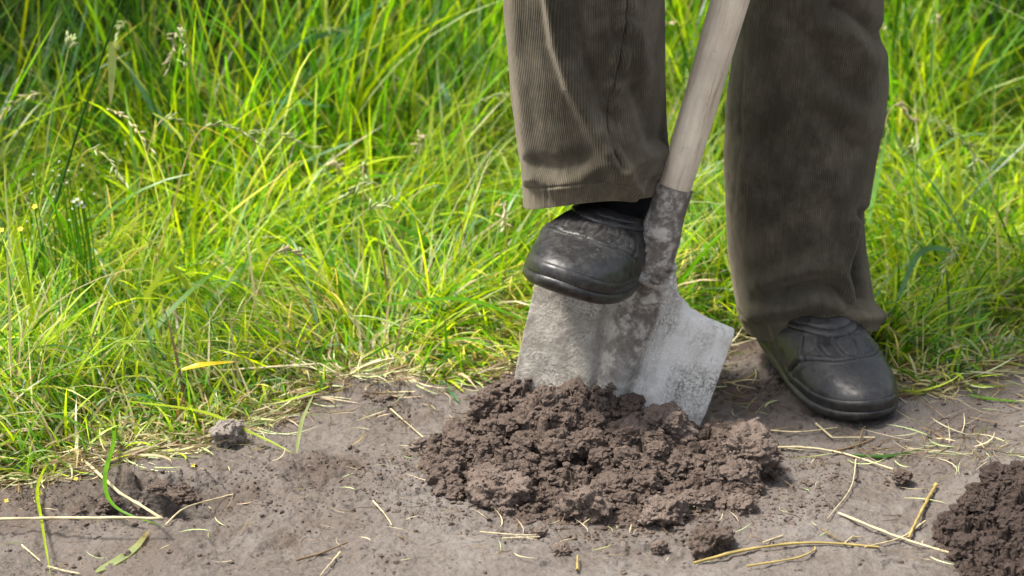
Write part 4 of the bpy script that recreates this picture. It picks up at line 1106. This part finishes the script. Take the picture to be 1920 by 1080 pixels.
for px, py in [(138, 378), (146, 384), (152, 380), (144, 374), (156, 388)]:
    flower(px, py, yb+0.2, 0.003, MAT_WHT, 'white flower of the dense cluster at the left', n=6, group='white flower cluster')
# broad leaves
def broad_leaf(root, p, az, L_, W_, colr, droop=0.5):
    n = 12; t = np.linspace(0, 1, n); w = W_*0.5*np.sin(np.pi*t**0.75)**0.9
    w[0] = 0.0008; w[-1] = 0.0003
    cx_ = L_*t; cz_ = -droop*L_*t**2+0.25*L_*t
    Vv = []
    for s_ in (-1, -0.5, 0, 0.5, 1):
        Vv.append(np.c_[cx_, s_*w, cz_+abs(s_)*w*0.35])
    Vv = np.stack(Vv, 1).reshape(-1, 3); c_, s_ = math.cos(az), math.sin(az)
    Vv = np.c_[Vv[:, 0]*c_-Vv[:, 1]*s_, Vv[:, 0]*s_+Vv[:, 1]*c_, Vv[:, 2]]+p
    mesh_np('leaf', Vv, grid_faces(5, n), MAT_GRASS, root, col=np.array(colr)*np.ones((len(Vv), 1))*rng.uniform(0.85, 1.2))
q = gp(1778, 712)
r_ = empty('plantain', (q[0], q[1], 0)); tag(r_, 'low broad leaved weed flat at the grass edge right of the clog', 'weed')
for a in (-1.4, -0.4, 0.9, 2.6): broad_leaf(r_, np.array([0, 0, 0.012]), a, 0.045, 0.028, (0.07, 0.13, 0.05), 0.4)
for i, (px, py, Y, hh, lab) in enumerate([(1760, 60, 1.25, 0.5, 'leafy weed behind the grass at the upper right'), (1880, 40, 1.45, 0.6, 'tall leafy weed in the upper right corner'), (1700, 20, 1.7, 0.55, 'leafy weed just right of the trousers top'),
                                     (330, 10, 1.6, 0.6, 'dark leafy weed at the top left')]):
    p = V(px, py, Y); hh = max(p[2], 0.2)
    r_ = empty('leafy_weed', (p[0], Y, 0)); tag(r_, lab, 'weed')
    v, f = tube(smooth_line([[0, 0, 0], [0.01, 0, hh*0.5], [0, 0, hh*1.15]], 12), 0.0028, 6)
    mesh_np('stem', v, f, MAT_GRASS, r_, col=np.array(PAL['fresh'])*np.ones((len(v), 1)))
    for k_ in range(14):
        zz_ = hh*(0.35+0.8*k_/14); broad_leaf(r_, np.array([0, 0, zz_]), k_*2.4+i, 0.10*(1.15-k_/20), 0.042*(1.1-k_/22), (0.05, 0.11, 0.018), 0.6)

# shrubs added behind and above the tall grass, mostly out of view, to darken it
def shrub(cx, cy, rx, ry, z0, z1, n, label, seed):
    r_ = empty('shrub', (cx, cy, 0)); tag(r_, label, 'shrub')
    g = np.random.default_rng(seed); tips = []
    for i in range(9):
        a = g.random()*6.28; q = np.array([math.cos(a)*rx*0.7*g.random(), math.sin(a)*ry*0.7*g.random(), z0+(z1-z0)*g.uniform(0.5, 0.95)])
        v, f = tube(smooth_line([[0.02*math.cos(a), 0.02*math.sin(a), 0], q*[0.4, 0.4, 0.45]+[0.02, 0, 0], q], 12), np.linspace(0.012, 0.003, 14)[:len(smooth_line([[0, 0, 0], [0, 0, 1], [0, 0, 2]], 12))], 6)
        mesh_np('branch', v, f, MAT_BARK, r_); tips.append(q)
    p = g.standard_normal((n*3, 3)); p /= np.linalg.norm(p, axis=1)[:, None]; p *= (g.random((n*3, 1))**0.45)
    p = p*(1+0.35*fbm(p*2.2, 2, seed))[:, None]
    p = p*[rx, ry, (z1-z0)/2]+[0, 0, (z0+z1)/2]; p = p[fbm(p*6, 2, seed+4) > -0.25][:n]; n = len(p)
    a = g.random(n)*6.28; t = g.uniform(-0.3, 1.0, n); d = np.c_[np.cos(a)*np.cos(t), np.sin(a)*np.cos(t), -np.sin(t)]
    sd_ = np.c_[-np.sin(a), np.cos(a), g.uniform(-0.4, 0.4, n)]
    L_ = g.uniform(0.035, 0.065, n)[:, None]; W_ = L_*0.28
    V_ = np.stack([p, p+d*L_*0.45+sd_*W_, p+d*L_, p+d*L_*0.45-sd_*W_], 1).reshape(-1, 3)
    F = np.arange(n*4).reshape(n, 4)
    c = np.repeat(np.array([0.035, 0.085, 0.016])*g.uniform(0.6, 1.5, (n, 1)), 4, 0)
    mesh_np('foliage', V_, F, MAT_SHRUB, r_, col=c, kind='stuff')
MAT_SHRUB = plant_mat('shrub_leaf', 0.2, 0.45, 0.4)
MAT_BARK = soil_mat('bark', (0.06, 0.045, 0.03), (0.10, 0.08, 0.06), (0.14, 0.12, 0.09))
shrub(-0.80, 1.55, 0.70, 0.50, 0.02, 0.75, 12000, 'low dark shrub added to darken the gaps behind the tall grass at the upper left', 5)
shrub(-0.98, 1.05, 0.52, 0.66, 0.42, 1.4, 14000, 'leafy shrub added out of view to shade the tall grass at the upper left', 7)
shrub(0.66, 1.08, 0.48, 0.50, 0.50, 1.4, 8000, 'leafy shrub added out of view to shade the tall grass at the upper right', 6)
